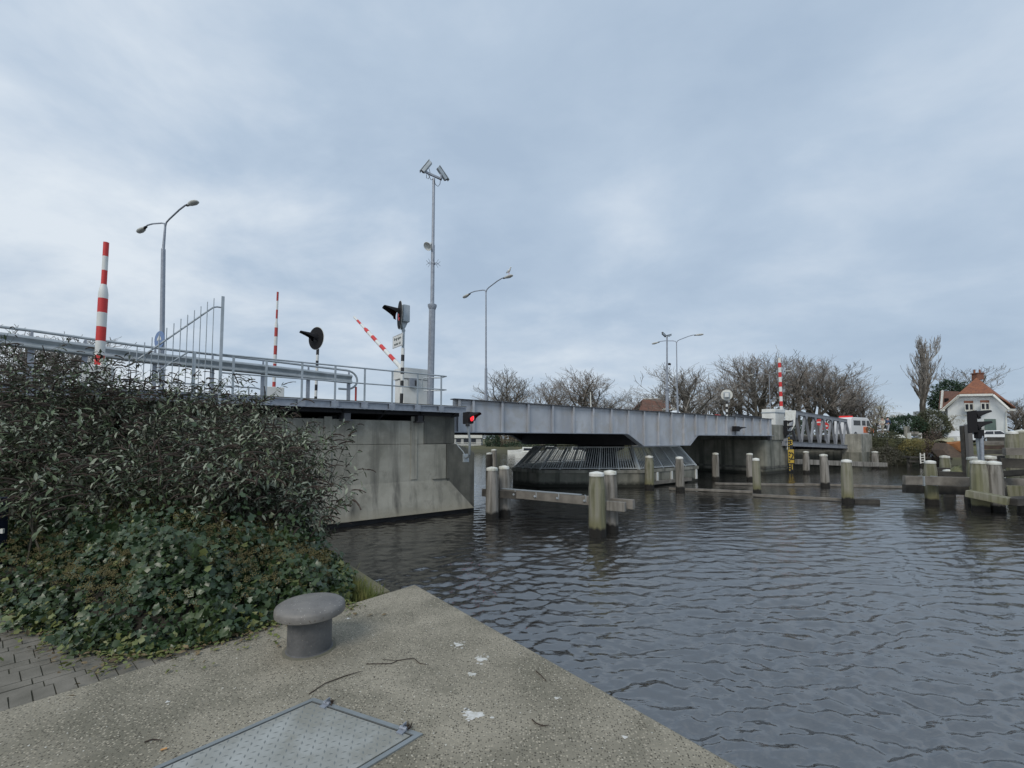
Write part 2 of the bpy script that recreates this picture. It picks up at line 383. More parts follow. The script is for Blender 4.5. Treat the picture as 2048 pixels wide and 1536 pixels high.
# lower mossy ledge that runs on from the corner towards the abutment
STRIP = M('mossy_ledge_concrete', (.17, .155, .10), .92, var=(.10, .105, .055), sc=3, det=8, bump=.007, bsc=50, spots=[((.35, .33, .25), 70, .2)])
e0 = gz(781, 1181, 1.1); e1 = e0+VN*9.4
o = MB().prism([(e0.x, e0.y), (e1.x, e1.y), (e1.x-BD[0]*.9, e1.y-BD[1]*.9), (e0.x-BD[0]*.9, e0.y-BD[1]*.9)], -1.2, 1.1).build('quay_ledge', STRIP, bevel=.015); tag(o, kind='structure')
# brick pavement left of the slab: soldier courses between pairs of stretcher courses
def pavement():
    u = Vector((EDGE.x, EDGE.y, 0)).normalized(); v = Vector((-u.y, u.x, 0)); mb = MB(); g = random.Random(5)
    off = 0.0; row = 0; o0 = gz(0, 1421, 1.2)-u*6
    while off < 4.2:
        kind = row % 3; h = .2 if kind == 0 else .098; wd = .098 if kind == 0 else .2; x = -(g.random()*.1 + (.1 if kind == 2 else 0))
        while x < 7.7:
            c = o0+u*(x+wd/2)+v*(off+h/2); rz = g.uniform(-.012, .012)
            ua = Vector((u.x*math.cos(rz)-u.y*math.sin(rz), u.x*math.sin(rz)+u.y*math.cos(rz), 0)); va = Vector((-ua.y, ua.x, 0))
            tl = Vector((0, 0, 1))+ua*g.uniform(-.02, .02)+va*g.uniform(-.02, .02)
            mb.box((c.x, c.y, 1.19-.04+g.uniform(-.003, .002)), (wd-.005, h-.005, .08), (ua, va, tl.normalized()))
            x += wd+.002
        off += h+.002; row += 1
    tag(mb.build('pavement', BRICK), kind='structure')
    a = o0+v*-.02; m2 = MB(); m2.prism([((a+u*x+v*y).x, (a+u*x+v*y).y) for x, y in ((-.3, 0), (8.1, 0), (8.1, 4.4), (-.3, 4.4))], 1.12, 1.1815); tag(m2.build('paving_sand', M('joint_sand', (.085, .08, .055), .95, var=(.05, .055, .03), sc=3, bump=.003, bsc=80)), kind='structure')
pavement()
# outline of the planted bank, seen from the path side, then up the ledge to the abutment
FR = [gz(*p, 1.2) for p in [(-420, 1150), (-150, 1190), (0, 1212), (80, 1258), (150, 1290), (230, 1312), (300, 1312), (400, 1286), (480, 1264), (560, 1242), (640, 1222), (695, 1203)]]
FR += [e0-VB*.32+VN*.5, e0-VB*.25+VN*1.5, e0-VB*.3+VN*3, e0-VB*.3+VN*9.3]
FRp = np.array([(p.x, p.y) for p in FR])
def dist_in(x, y):
    """distance from the bank outline; positive inside."""
    x = np.asarray(x, float); y = np.asarray(y, float); best = np.full(x.shape, 1e9); sg = np.ones(x.shape)
    for (ax, ay), (bx, by) in zip(FRp[:-1], FRp[1:]):
        dx, dy = bx-ax, by-ay; L = dx*dx+dy*dy
        t = np.clip(((x-ax)*dx+(y-ay)*dy)/L, 0, 1); px = ax+t*dx; py = ay+t*dy
        d = np.hypot(x-px, y-py); cr = dx*(y-ay)-dy*(x-ax)
        m = d < best-1e-9; best = np.where(m, d, best); sg = np.where(m, np.where(cr > 0, 1, -1), sg)
    return best*sg
def mound(x, y, extra=0.):
    d = dist_in(x, y); dd = np.clip(d, 0, None)
    s = (np.asarray(x)-BO.x)*BD[0]+(np.asarray(y)-BO.y)*BD[1]
    low = np.clip((s+9.4)/1.8, 0, 1)                       # lower towards the water
    h = (.72-.25*low)*(1-np.exp(-dd/.42))+np.clip(dd-.8, 0, 3.2)*(.24-.10*low)
    h = h+.07*np.sin(3.1*np.asarray(x)+1.3*np.asarray(y))*np.cos(2.7*np.asarray(y))*np.clip(dd*2, 0, 1)
    return 1.15+h+extra*np.clip(dd/.15, 0, 1), d
def bank():
    x = np.linspace(-16, -.9, 190); y = np.linspace(2.4, 15.5, 170); X, Y = np.meshgrid(x, y, indexing='ij')
    Z, d = mound(X, Y); Z = np.where(d < 0, 1.13+np.clip(d, -1, 0)*1.5, Z-.20*np.clip(d/.2, 0, 1))
    tag(grid_mesh('bank', X, Y, Z, SOIL), kind='structure')
bank()
# land behind the bank, under and beyond the approach
o = MB().prism([(-60, -20), (-7.0, -20), (-6.2, 2.6), (-7, 3.0), (-5, 11), (-9, 14.6), (-40, 40), (-120, 60), (-120, -20)], -1.3, 1.10).build('ground_near', SOIL); tag(o, kind='structure')

# ---------------------------------------------------------------- leaves
def scatter(tv, tf, pos, dr, nr, sc_):
    """copies of a template (x side, y along, z normal)."""
    dr = dr/np.linalg.norm(dr, axis=1, keepdims=True)
    nr = nr-dr*np.sum(nr*dr, 1, keepdims=True); nr /= np.linalg.norm(nr, axis=1, keepdims=True)+1e-9
    sd_ = np.cross(dr, nr); sc_ = np.asarray(sc_)
    if sc_.ndim == 1: sc_ = np.stack([sc_, sc_, sc_], 1)
    P = pos[:, None, :]+tv[None, :, 0:1]*sd_[:, None, :]*sc_[:, None, 0:1]+tv[None, :, 1:2]*dr[:, None, :]*sc_[:, None, 1:2]+tv[None, :, 2:3]*nr[:, None, :]*sc_[:, None, 2:3]
    n, k = len(pos), len(tv)
    return P.reshape(-1, 3), (tf[None]+(np.arange(n)*k)[:, None, None]).reshape(-1, tf.shape[1])
IV = np.array([(0, 0, 0), (.48, .02, .06), (.27, .36, .05), (.44, .60, .0), (0, 1, -.12), (-.44, .60, 0), (-.27, .36, .05), (-.48, .02, .06), (0, .45, -.03)])
IF = np.array([(0, 1, 2, 8), (8, 2, 3, 4), (0, 8, 6, 7), (8, 4, 5, 6)])
LV = np.array([(0, 0, 0), (.5, .34, .10), (.36, .72, .03), (0, 1, -.16), (-.36, .72, .03), (-.5, .34, .10), (0, .5, -.05)])
LF = np.array([(0, 1, 2, 6), (6, 2, 3, 4), (0, 6, 4, 5)])
BVt = np.array([(-1, 0, 0), (1, 0, 0), (0, -1, 0), (0, 1, 0), (0, 0, -1), (0, 0, 1)])*.5
BFt = np.array([(0, 2, 5), (2, 1, 5), (1, 3, 5), (3, 0, 5), (2, 0, 4), (1, 2, 4), (3, 1, 4), (0, 3, 4)])
def unit(n, g):
    v = g.normal(size=(n, 3)); return v/np.linalg.norm(v, axis=1, keepdims=True)
def ivy():
    g = np.random.default_rng(11)
    def pick(n, dmax, xr=(-9, -.9), yr=(2.5, 11)):
        out = []
        while sum(map(len, out)) < n:
            x = g.uniform(*xr, n*2); y = g.uniform(*yr, n*2); d = dist_in(x, y)
            k = (d > -.02) & (d < dmax) & (g.uniform(size=n*2) < np.exp(-(np.hypot(x, y)-4)*.16))
            out.append(np.stack([x[k], y[k]], 1))
        return np.concatenate(out)[:n]
    P = np.concatenate([pick(23000, .75), pick(30000, 3.6)])
    n = len(P); x, y = P[:, 0], P[:, 1]; z, d = mound(x, y); e = .02
    zx = (mound(x+e, y)[0]-z)/e; zy = (mound(x, y+e)[0]-z)/e
    nr = np.stack([-zx, -zy, np.ones(n)], 1); nr /= np.linalg.norm(nr, axis=1, keepdims=True)
    lump = .10*np.sin(5.3*x+2*y)*np.sin(4.7*y-1.3*x)+.05*np.sin(13*x)*np.sin(11*y)
    dep = g.uniform(-.24, .10, n)+lump*1.3
    z0 = np.where(d < .3, 1.17+(z-1.17)*g.uniform(.02, 1.02, n)**.8, z)      # clothe the steep front all the way down
    dep = dep+np.where((d > .5) & (g.uniform(size=n) < .5), g.exponential(.16, n)*(.6+.8*np.sin(3.7*x+1)*np.sin(3.1*y)), 0)
    pos = np.stack([x, y, z0], 1)+nr*dep[:, None]
    pos[:, 2] = np.maximum(pos[:, 2], 1.21)
    down = np.stack([nr[:, 0], nr[:, 1], -.65*np.ones(n)], 1)+g.normal(0, .7, (n, 3))
    nn = nr*.8+np.array([0, -.3, .45])+g.normal(0, .62, (n, 3))
    sz = g.uniform(.026, .070, n)*np.where(g.uniform(size=n) < .06, 1.35, 1)
    young = (g.uniform(size=n) < np.where((d < .14) & (z0 < 1.36), .30, .03))
    V, F = scatter(IV, IF, pos, down, nn, sz); mi = np.repeat(np.where(young, 1, np.where(g.uniform(size=n) < .22, 2, 0)), len(IF))
    o = np_mesh('ivy', V, F, [IVY, IVYL, IVY2], mi=mi, smooth=False)
    tag(o, 'dense dark green ivy spilling over the bank beside the brick path', 'ivy', kind='stuff')
    # umbels of olive berries
    Q = pick(4200, 2.8); x, y = Q[:, 0], Q[:, 1]; z, d = mound(x, y); k = (d > .16) & (np.sin(2.3*x+1)*np.sin(2.9*y)+g.normal(0, .5, len(x)) > -.25); Q = Q[k]; z = z[k]; n = len(Q)
    cen = np.stack([Q[:, 0], Q[:, 1], z+g.uniform(.02, .17, n)], 1)
    m = 26; pp = (cen[:, None, :]+unit(n*m, g).reshape(n, m, 3)*np.array([1, 1, .7])*g.uniform(.012, .048, (n, m, 1))).reshape(-1, 3)
    V, F = scatter(BVt, BFt, pp, unit(n*m, g), unit(n*m, g), g.uniform(.006, .013, n*m))
    o = np_mesh('ivy_berries', V, F, BERRY); tag(o, 'olive brown berry clusters standing out of the ivy on the bank', 'berries', kind='stuff')
ivy()
def grass():
    g = np.random.default_rng(5); n = 5200
    a = gz(700, 1200, 1.2); 
    s = g.uniform(0, 1, n); base = np.array([e0.x-BD[0]*.3, e0.y-BD[1]*.3, 1.1])+np.array([VN.x, VN.y, 0])*(s*2.6-.25)[:, None]+np.array([BD[0], BD[1], 0])*g.normal(-.10, .11, n)[:, None]
    pos = base; k = g.uniform(size=n) < 1-.6*s; pos = pos[k]; n = len(pos)
    T = np.array([(-.5, 0, 0), (.5, 0, 0), (.3, .6, .12), (0, 1, .3)]); 
    V, F = scatter(T, np.array([(0, 1, 2, 3)]), pos, np.stack([g.normal(0, .35, n), g.normal(0, .35, n), np.ones(n)], 1), unit(n, g), np.stack([g.uniform(.004, .009, n), g.uniform(.04, .15, n), np.full(n, .06)], 1))
    o = np_mesh('grass', V, F, GRASS); tag(o, 'bright green grass tuft on the mossy ledge at the quay corner', 'grass', kind='stuff')
    # small weeds and dead leaves caught along the foot of the ivy and in the brick joints
    n = 900; i = g.integers(1, 11, n); t = g.uniform(size=n); A = FRp[i]; Bq = FRp[i+1]
    p = A+(Bq-A)*t[:, None]; out = g.exponential(.09, n)
    d = Bq-A; nn = np.stack([d[:, 1], -d[:, 0]], 1)/np.linalg.norm(d, axis=1, keepdims=True)
    pos = np.concatenate([p+nn*out[:, None], np.full((n, 1), 1.212)], 1)
    V, F = scatter(LV, LF, pos, np.concatenate([g.normal(size=(n, 2)), g.uniform(-.1, .4, (n, 1))], 1), np.array([0, 0, 1.])+g.normal(0, .35, (n, 3)), np.stack([g.uniform(.012, .03, n), g.uniform(.02, .06, n), g.uniform(.02, .05, n)], 1))
    mi = np.repeat(g.integers(0, 3, n), len(LF))
    LIT = M('leaf_litter', (.22, .17, .09), .9, var=(.10, .07, .04), sc=20)
    o = np_mesh('leaf_litter', V, F, [LIT, IVYL, GRASS], mi=mi); tag(o, 'dead leaves and small weeds along the foot of the ivy', 'leaf litter', kind='stuff')
grass()

# ---------------------------------------------------------------- buddleia shrubs
SLBL = 'tall grey leaved buddleia with brown seed spikes in the thicket below the railing'
def shrub(px, Y, ytop, wd, seed, nst=22, pale=.0, lean=0., leafy=1., spiky=1.):
    g = np.random.default_rng(seed); top = at(px, ytop, Y); x0, y0 = top.x, top.y
    zb = float(mound(np.array([x0]), np.array([y0]))[0][0])-.25; zb = max(1.0, zb)
    root = thing('buddleia_shrub', (x0, y0, zb), SLBL, 'shrub', 'buddleia thicket on the bank')
    H = top.z-zb; mb = MB(); LP = []; LD = []; LN = []; LS = []; SP = []
    def walk(p, d, L, r, n, lev):
        pts = [p.copy()]; st = L/n
        for i in range(n):
            d = d+Vector(g.normal(0, .09, 3))+Vector((0, 0, -.03 if lev == 0 else .05)); d.normalize(); p = p+d*st; pts.append(p.copy())
        mb.tube(pts, [r*(1-.75*i/n) for i in range(n+1)], 4 if lev == 0 else 3, cap=False); return pts
    def leaves(pts, f0, step, size):
        tot = 0; 
        for i in range(len(pts)-1):
            a, b = pts[i], pts[i+1]; L = (b-a).length; ax = (b-a)/max(L, 1e-6)
            if i/(len(pts)-1) < f0: continue
            k = max(1, int(L/step))
            for j in range(k):
                q = a+(b-a)*((j+.5)/k); sd = ax.orthogonal().normalized(); an = g.uniform(0, 6.28)
                side = Matrix.Rotation(an, 3, ax) @ sd
                for sgn in (1, -1):
                    if g.uniform() > .78*leafy: continue
                    dd = side*sgn+ax*.5+Vector((0, 0, -.38))+Vector(g.normal(0, .22, 3))
                    LP.append(q); LD.append(dd); LN.append(Vector((0, 0, 1))+ax*.4+Vector(g.normal(0, .35, 3))); LS.append(size*g.uniform(.45, 1.35))
    def spike(p, d):
        L = g.uniform(.10, .26); n = 5; pts = [p]; q = p
        dn = Vector((d.x, d.y, d.z*.5)).normalized()
        for i in range(n):
            dn = (dn+Vector((0, 0, -.16))+Vector(g.normal(0, .06, 3))).normalized(); q = q+dn*(L/n); pts.append(q)
        SP.append((pts, g.uniform(.008, .015)))
    for k in range(nst):
        a = g.uniform(0, 6.28); rr = wd*math.sqrt(g.uniform(.0, 1)); tip = Vector((math.cos(a)*rr+lean, math.sin(a)*rr*.8, H*(g.uniform(.62, 1.02)-.22*(rr/wd)**2)))
        b0 = Vector((x0+g.normal(0, .22), y0+g.normal(0, .22), zb)); d = (tip-Vector((b0.x-x0, b0.y-y0, 0))).normalized()
        pts = walk(b0, (d+Vector((0, 0, .25))).normalized(), tip.length*1.03, g.uniform(.008, .014), 8, 0)
        leaves(pts, .55, .075, .10)
        for i in range(3, 9):
            for rep in range(2 if i > 4 else 1):
                if g.uniform() < .82:
                    an = g.uniform(0, 6.28); dd = Vector((math.cos(an), math.sin(an), g.uniform(.15, .9))).normalized()
                    sub = walk(pts[i].copy(), dd, g.uniform(.22, .5), .0045, 4, 1); leaves(sub, .0, .05, .088)
                    if g.uniform() < .62*spiky: spike(sub[-1], (sub[-1]-sub[-2]).normalized())
        if g.uniform() < .9*spiky: spike(pts[-1], (pts[-1]-pts[-2]).normalized())
    V, F = scatter(LV, LF, np.array(LP), np.array(LD), np.array(LN), np.stack([np.array(LS)*.30, np.array(LS), np.array(LS)*.8], 1))
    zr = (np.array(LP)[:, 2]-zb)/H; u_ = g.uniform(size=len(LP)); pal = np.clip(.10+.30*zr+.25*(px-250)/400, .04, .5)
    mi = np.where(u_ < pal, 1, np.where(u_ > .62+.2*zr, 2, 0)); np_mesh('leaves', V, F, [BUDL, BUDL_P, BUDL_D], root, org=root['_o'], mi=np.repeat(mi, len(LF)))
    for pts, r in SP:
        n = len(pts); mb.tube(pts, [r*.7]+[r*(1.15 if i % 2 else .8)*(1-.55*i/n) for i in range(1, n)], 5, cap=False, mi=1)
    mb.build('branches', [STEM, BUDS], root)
    return len(LP)
tot = 0
for q in [(-60, 7.2, 705, .9, 1, 26, 0, 0, .6, 1.3), (30, 7.8, 690, .8, 2, 30, 0, 0, .6, 1.3), (105, 7.0, 705, .8, 3, 30, 0, 0, .62, 1.3), (175, 7.6, 712, .8, 4, 30, 0, 0, .65, 1.3), (250, 7.9, 722, .8, 5, 30, 0, 0, .68, 1.3), (325, 8.2, 730, .8, 6, 30, 0, 0, .75, 1.2),
          (395, 8.0, 745, .75, 7, 28), (455, 7.6, 770, .7, 8, 26), (508, 7.2, 797, .62, 9, 26), (556, 6.9, 818, .55, 10, 26), (588, 6.4, 855, .45, 11, 24),
          (360, 6.2, 800, .6, 12, 22), (200, 6.0, 820, .6, 13, 22), (60, 5.9, 830, .6, 14, 22), (470, 5.9, 860, .55, 15, 22), (530, 5.6, 905, .42, 16, 20),
          (300, 5.4, 880, .5, 17, 12), (420, 5.1, 930, .4, 18, 9), (612, 5.9, 960, .36, 19, 14), (130, 5.2, 905, .5, 20, 9)]:
    tot += shrub(*q)
print('shrub leaves', tot)
# ================================================================ ABUTMENT AND APPROACH (s < 0)
DK = 4.0                                            # walkway level of the approach
ab = thing('bridge_abutment', B(-4, -.6, 0), 'streaked pale concrete abutment with a battered foot standing in the water beside the shrubs', 'abutment')
TW = -.62
m = MB(); m.bbox(-13.5, -.62, TW, 11.5, -1.2, 2.592); m.bbox(-13.5, -.62, TW+.012, 11.5, 2.60, 3.42); m.build('side_wall', CONC, ab, bevel=.015)
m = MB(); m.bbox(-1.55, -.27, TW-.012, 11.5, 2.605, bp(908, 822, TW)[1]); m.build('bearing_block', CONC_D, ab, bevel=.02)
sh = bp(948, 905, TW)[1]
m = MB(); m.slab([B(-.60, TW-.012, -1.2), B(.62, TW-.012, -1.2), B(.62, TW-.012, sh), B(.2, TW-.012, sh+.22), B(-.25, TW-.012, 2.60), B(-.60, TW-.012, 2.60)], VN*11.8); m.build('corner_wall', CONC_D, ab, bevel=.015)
# battered foot with a mitred end
zt = 1.30; zb_ = .17; out = .20
pts = [B(-13.5, TW, zt), B(-.55, TW, zt), B(.50, TW-out, zb_), B(-13.5, TW-out, zb_)]
m = MB(); m.add(pts+[B(-13.5, TW+.1, zt), B(-.55, TW+.1, zt), B(.50, TW+.1, zb_), B(-13.5, TW+.1, zb_)], [(0, 1, 2, 3), (4, 7, 6, 5), (0, 4, 5, 1), (1, 5, 6, 2), (2, 6, 7, 3), (3, 7, 4, 0)])
m.build('battered_foot', CONC, ab, bevel=.01)
m = MB(); m.bbox(-13.5, .3, TW-out+.16, 11, -1.2, .167); m.build('plinth', UNDER, ab)  # shadow gap and wet zone under the foot, both put into a near-black colour
for px in (828, 655):                               # light pilasters under the bearings
    s_ = bs(px, TW); m = MB(); m.bbox(s_-.12, s_+.12, TW-.03, TW+.02, 1.36, bp(px, 833, TW)[1]); m.build('pilaster', CONC, ab, bevel=.01)
for px in (733, 775):                               # shutter joints
    s_ = bs(px, TW)
m = MB(); m.bbox(-1.2, -.5, TW-.05, TW, 1.33, 1.34); m.build('joint_ledge', CONC_D, ab)

dk = thing('approach_deck', B(-5, 4, 3.7), 'dark underside and galvanised edge of the road deck above the abutment', 'deck')
RT = -1.05                                          # line of the outer railing
SL = -19.0
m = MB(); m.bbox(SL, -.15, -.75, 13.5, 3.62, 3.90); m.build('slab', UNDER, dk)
m = MB(); m.bbox(SL, -.05, .3, 12.6, 3.905, 4.02); m.build('road_surface', ASPH, dk)
m = MB(); m.bbox(SL, -.02, RT+.04, RT+.12, DK-.24, DK-.03); m.bbox(SL, -.02, RT-.02, RT+.03, DK-.055, DK-.028); m.bbox(SL, -.02, RT-.02, RT+.03, DK-.26, DK-.235)
m.build('edge_beam', GALV, dk)
m = MB(); m.bbox(SL, -.02, RT, .28, DK-.03, DK); m.build('walkway', CONC_D, dk)
for s_ in np.arange(-.4, SL, -1.35):                # cantilever brackets under the walkway
    m = MB(); a = B(s_, RT+.12, DK-.05); m.slab([B(s_-.03, RT+.13, DK-.05), B(s_-.03, TW+.4, DK-.05), B(s_-.03, TW+.4, DK-.62), B(s_-.03, RT+.13, DK-.28)], VB*.06); m.build('bracket', UNDER, dk)
for px, py in ((692, 812), (838, 828)):
    s_ = bs(px, -.8); m = MB(); m.bbox(s_-.1, s_+.1, RT+.15, 2, 3.40, 3.60); m.bbox(s_-.16, s_+.16, RT+.1, 2, 3.36, 3.40); m.build('cross_girder', PAINT_D if px == 692 else UNDER, dk)

# ---------------------------------------------------------------- outer railing
rl = thing('walkway_railing', B(-5, RT, DK), 'galvanised tube railing with two rails along the outer edge of the walkway', 'railing')
RTOP = DK+1.05; RMID = DK+.56
m = MB(); s0 = bs(437, RT); s1 = bs(893, RT)
m.tube([B(s0, RT, RTOP), B(s1-.02, RT, RTOP)], .024, 10); m.build('top_rail', GALV_L, rl, smooth=True)
m = MB(); m.tube([B(s0, RT, RMID), B(s1-.02, RT, RMID)], .021, 10); m.build('middle_rail', GALV_L, rl, smooth=True)
# the rails turn back at the end
m = MB(); m.tube([B(s1-.05, RT, RTOP-.005), B(s1-.06, RT+.3, RTOP-.02), B(s1-.5, RT+.78, RTOP-.02), B(s1-.56, RT+.83, RTOP-.08), B(s1-.56, RT+.83, RMID+.06), B(s1-.5, RT+.78, RMID), B(s1-.06, RT+.3, RMID), B(s1-.05, RT, RMID)], .021, 8); m.build('end_return', GALV_L, rl, smooth=True)
for px in (462, 528.8, 601, 668, 727.5, 783, 834, 881.6):
    s_ = bs(px, RT); m = MB(); m.bbox(s_-.03, s_+.03, RT-.012, RT+.012, DK-.27, RTOP-.01); m.build('post', GALV_L, rl, bevel=.004)
    m = MB(); m.bbox(s_-.11, s_+.11, RT-.028, RT-.014, DK-.25, DK-.04)
    for a in (-.08, .08):
        for b in (-.2, -.09): m.lathe(B(s_+a, RT-.03, DK+b), [(.013, -.01), (.013, .006)], 6, -VN)
    m.build('base_plate', GALV, rl)

# ---------------------------------------------------------------- vehicle guard rail with a handrail above
gr = thing('guard_rail', B(-6, -.1, DK), 'corrugated steel guard rail with a tube handrail that loops down at its end', 'guard rail')
GT = -.15; ge = bs(700, GT); gs = -17.5
def gtop(s): return bp(0, 651, GT)[1]
gA = bp(0, 651, GT); gB = bp(303, 694, GT); gC = bp(500, 716, GT); gD = bp(695, 740, GT)
def hz_(s): return float(np.interp(s, [gA[0]-10, gA[0], gB[0], gC[0], gD[0]], [gA[1]+.02, gA[1], gB[1], gC[1], gD[1]]))
ps = [B(s, GT+.1, hz_(s)) for s in np.linspace(gA[0]-4, gD[0], 14)]
e = gD[0]; ztp = hz_(e); rr = (ztp-bp(712, 779, GT)[1])/2
for a in np.linspace(0, 180, 13)[1:]: ps.append(B(e+rr*math.sin(R(a))*1.15, GT+.1, ztp-rr+rr*math.cos(R(a))))
ps.append(B(e-.25, GT+.1, ztp-2*rr))
m = MB(); m.tube(ps, .034, 10); m.build('handrail', GALV_L, gr, smooth=True)
# W profile
def wz(s): return hz_(s)-.30
prof = [(0, .155), (-.02, .150), (-.075, .115), (-.08, .085), (-.02, .03), (-.0, .0), (-.02, -.03), (-.08, -.085), (-.075, -.115), (-.02, -.150), (0, -.155)]
ss = np.linspace(gA[0]-4, ge+.02, 30); vs = []; 
for s in ss:
    for y, z in prof: vs.append(B(s, GT+y, wz(s)+z))
    for y, z in reversed(prof): vs.append(B(s, GT+y+.006, wz(s)+z*.99))
n = len(prof)*2; fs = [(i*n+k, i*n+(k+1) % n, (i+1)*n+(k+1) % n, (i+1)*n+k) for i in range(len(ss)-1) for k in range(n)]
m = MB(); m.add(vs, fs); m.build('beam', GALV_L, gr, smooth=True)
for px in (-60, 50, 160, 303, 420, 523, 615, 697):
    s_ = bs(px, GT); zt_ = hz_(s_); m = MB(); m.bbox(s_-.05, s_+.05, GT+.06, GT+.14, DK, zt_-.42)
    m.slab([B(s_-.045, GT+.07, zt_-.42), B(s_+.045, GT+.07, zt_-.42), B(s_+.02, GT+.07, zt_-.02), B(s_-.02, GT+.07, zt_-.02)], VN*.03); m.build('post', GALV, gr)
m = MB(); s_ = bs(712, GT); m.tube([B(s_, GT+.1, DK), B(s_, GT+.1, DK+.55)], .035, 8); m.build('red_end_post', REDD, gr)

# far side railing, low loop seen through the near ones
fr = thing('far_railing', B(-6, 3.4, DK), 'low tube rail with a looped end on the far side of the walkway', 'railing')
z_ = bp(500, 775, 2.)[1]; sA, sB = bs(430, 2.), bs(508, 2.)
ps = [B(s, 2., z_) for s in np.linspace(sA-6, sB, 6)]+[B(sB+.16, 2., z_-.04), B(sB+.26, 2., z_-.16), B(sB+.28, 2., z_-.35), B(sB+.28, 2., DK)]
m = MB(); m.tube(ps, .025, 8); m.build('rail', GALV_L, fr, smooth=True)
for s_ in np.linspace(sA-5, sB-.2, 5):
    m = MB(); m.bbox(s_-.02, s_+.02, 1.98, 2.02, DK, z_); m.build('post', GALV_L, fr)

# ---------------------------------------------------------------- anti-climb fan of bars
FT = RT-.06; fan = thing('anti_climb_fan', B(-8, FT, DK), 'fan of upright steel bars rising to a tall square post by the walkway railing', 'barrier fence')
pt = bp(440, 592, FT); sp_ = bs(436, FT)
m = MB(); m.bbox(sp_-.035, sp_+.035, FT-.035, FT+.035, DK-.35, pt[1]); m.build('post', GALV_L, fan, bevel=.004)
a0 = bp(258, 731, FT); a1 = bp(426, 615, FT)
m = MB(); m.tube([B(a0[0], FT, a0[1]), B(a1[0], FT, a1[1]), B(a1[0]+.09, FT, a1[1]+.035), B(sp_-.03, FT, a1[1]+.035)], .021, 8); m.build('sloping_rail', GALV_L, fan, smooth=True)
a2 = bp(300, 752, FT); a3 = bp(378, 703, FT)
m = MB(); m.tube([B(a2[0], FT, a2[1]), B(a3[0], FT, a3[1]), B(sp_-.1, FT, RTOP-.02)], .019, 8); m.build('lower_rail', GALV_L, fan, smooth=True)
s_ = bs(382, FT); m = MB(); m.bbox(s_-.04, s_+.04, FT-.02, FT+.02, DK-.3, a3[1]); m.build('inner_post', GALV_L, fan)
for px, py in [(428, 597), (415, 604), (402, 613), (389, 621), (375.5, 630), (362, 638), (348, 647), (333.7, 656), (319, 666), (304.5, 675), (289.5, 685), (274.5, 694), (259.5, 704)]:
    q = bp(px, py, FT); m = MB(); m.tube([B(q[0], FT-.02, DK-.1+max(0, (sp_-q[0])*.18)), B(q[0], FT-.02, q[1])], .011, 6); m.build('bar', GALV_L, fan)

# ================================================================ SWING BRIDGE (0 < s < 29.5)
GL = bs(1544, 0); BW = 10.0; ZT = 4.33; ZB = 3.07; ZH = 2.40
hs = [bs(1252), bs(1283), bs(1376), bs(1392)]
sw = thing('swing_bridge', B(GL/2, BW/2, 2.4), 'long grey riveted steel girder bridge with a deeper middle over its round pier', 'bridge')
def girder(t0, th, mat, par, nm):
    m = MB(); o_ = [(0.02, ZB), (hs[0], ZB), (hs[1], ZH), (hs[2], ZH), (hs[3], ZB-.04), (GL, ZB-.04), (GL, ZT), (0.02, ZT)]
    m.slab([B(s, t0, z) for s, z in o_], VN*th); return m.build(nm, mat, par)
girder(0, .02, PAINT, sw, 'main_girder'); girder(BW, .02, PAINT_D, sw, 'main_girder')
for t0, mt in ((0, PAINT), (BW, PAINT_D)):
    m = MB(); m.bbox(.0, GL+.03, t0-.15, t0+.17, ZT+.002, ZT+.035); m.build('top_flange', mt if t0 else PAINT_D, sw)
    m = MB(); q = [(0, ZB), (hs[0]-.12, ZB), (hs[0]+.05, ZB-.03), (hs[1], ZH), (hs[2], ZH), (hs[3]-.05, ZB-.06), (hs[3]+.12, ZB-.04), (GL, ZB-.04)]
    for (a, za), (b, zb) in zip(q[:-1], q[1:]):
        m.slab([B(a, t0-.16, za), B(b, t0-.16, zb), B(b, t0-.16, zb-.035), B(a, t0-.16, za-.035)], VN*.34)
    m.build('bottom_flange', GALV if t0 == 0 else PAINT_D, sw)
# flat doubler strips under the top flange
m = MB(); m.bbox(.02, GL, -.016, -.002, ZT-.13, ZT-.01); m.build('upper_angle', PAINT, sw)
m = MB(); m.bbox(.02, hs[0]-.05, -.016, -.002, ZB+.0, ZB+.11); m.build('lower_angle', PAINT, sw)
stf = [917, 945.4, 1003.4, 1056, 1104.8, 1146.4, 1186.2, 1222.7, 1256.8, 1288.3, 1317.5, 1343.3, 1368, 1391.7, 1413.4, 1434.3, 1453.6, 1472, 1489, 1506, 1522, 1538]
for i, px in enumerate(stf):
    s_ = bs(px, -.06); wide = px in (1104.8, 1256.8)
    zb = float(np.interp(s_, hs, [ZB, ZH, ZH, ZB]))
    m = MB(); m.bbox(s_-.012, s_+.012, -.11, -.001, zb, ZT); m.bbox(s_-.055, s_+.055, -.122, -.11, zb, ZT)
    ww = .17 if wide else .07
    m.bbox(s_-ww, s_-.013, -.018, -.001, zb+.0, ZT-.0) 
    for z in np.arange(zb+.1, ZT-.05, .11):          # rivets
        for a in ((-ww+.03,) if not wide else (-ww+.03, -ww+.09)): m.lathe(B(s_+a, -.018, z), [(.014, 0), (.010, .009)], 6, -VN)
        m.lathe(B(s_+.035, -.122, z), [(.012, 0), (.009, .008)], 6, -VN)
    m.build('stiffener', PAINT, sw)
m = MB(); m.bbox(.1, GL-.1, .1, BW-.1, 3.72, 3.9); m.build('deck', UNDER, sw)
for s_ in np.linspace(.6, GL-.6, 17):
    m = MB(); m.bbox(s_-.1, s_+.1, .03, BW-.02, 3.12, 3.70); m.build('cross_beam', UNDER, sw)
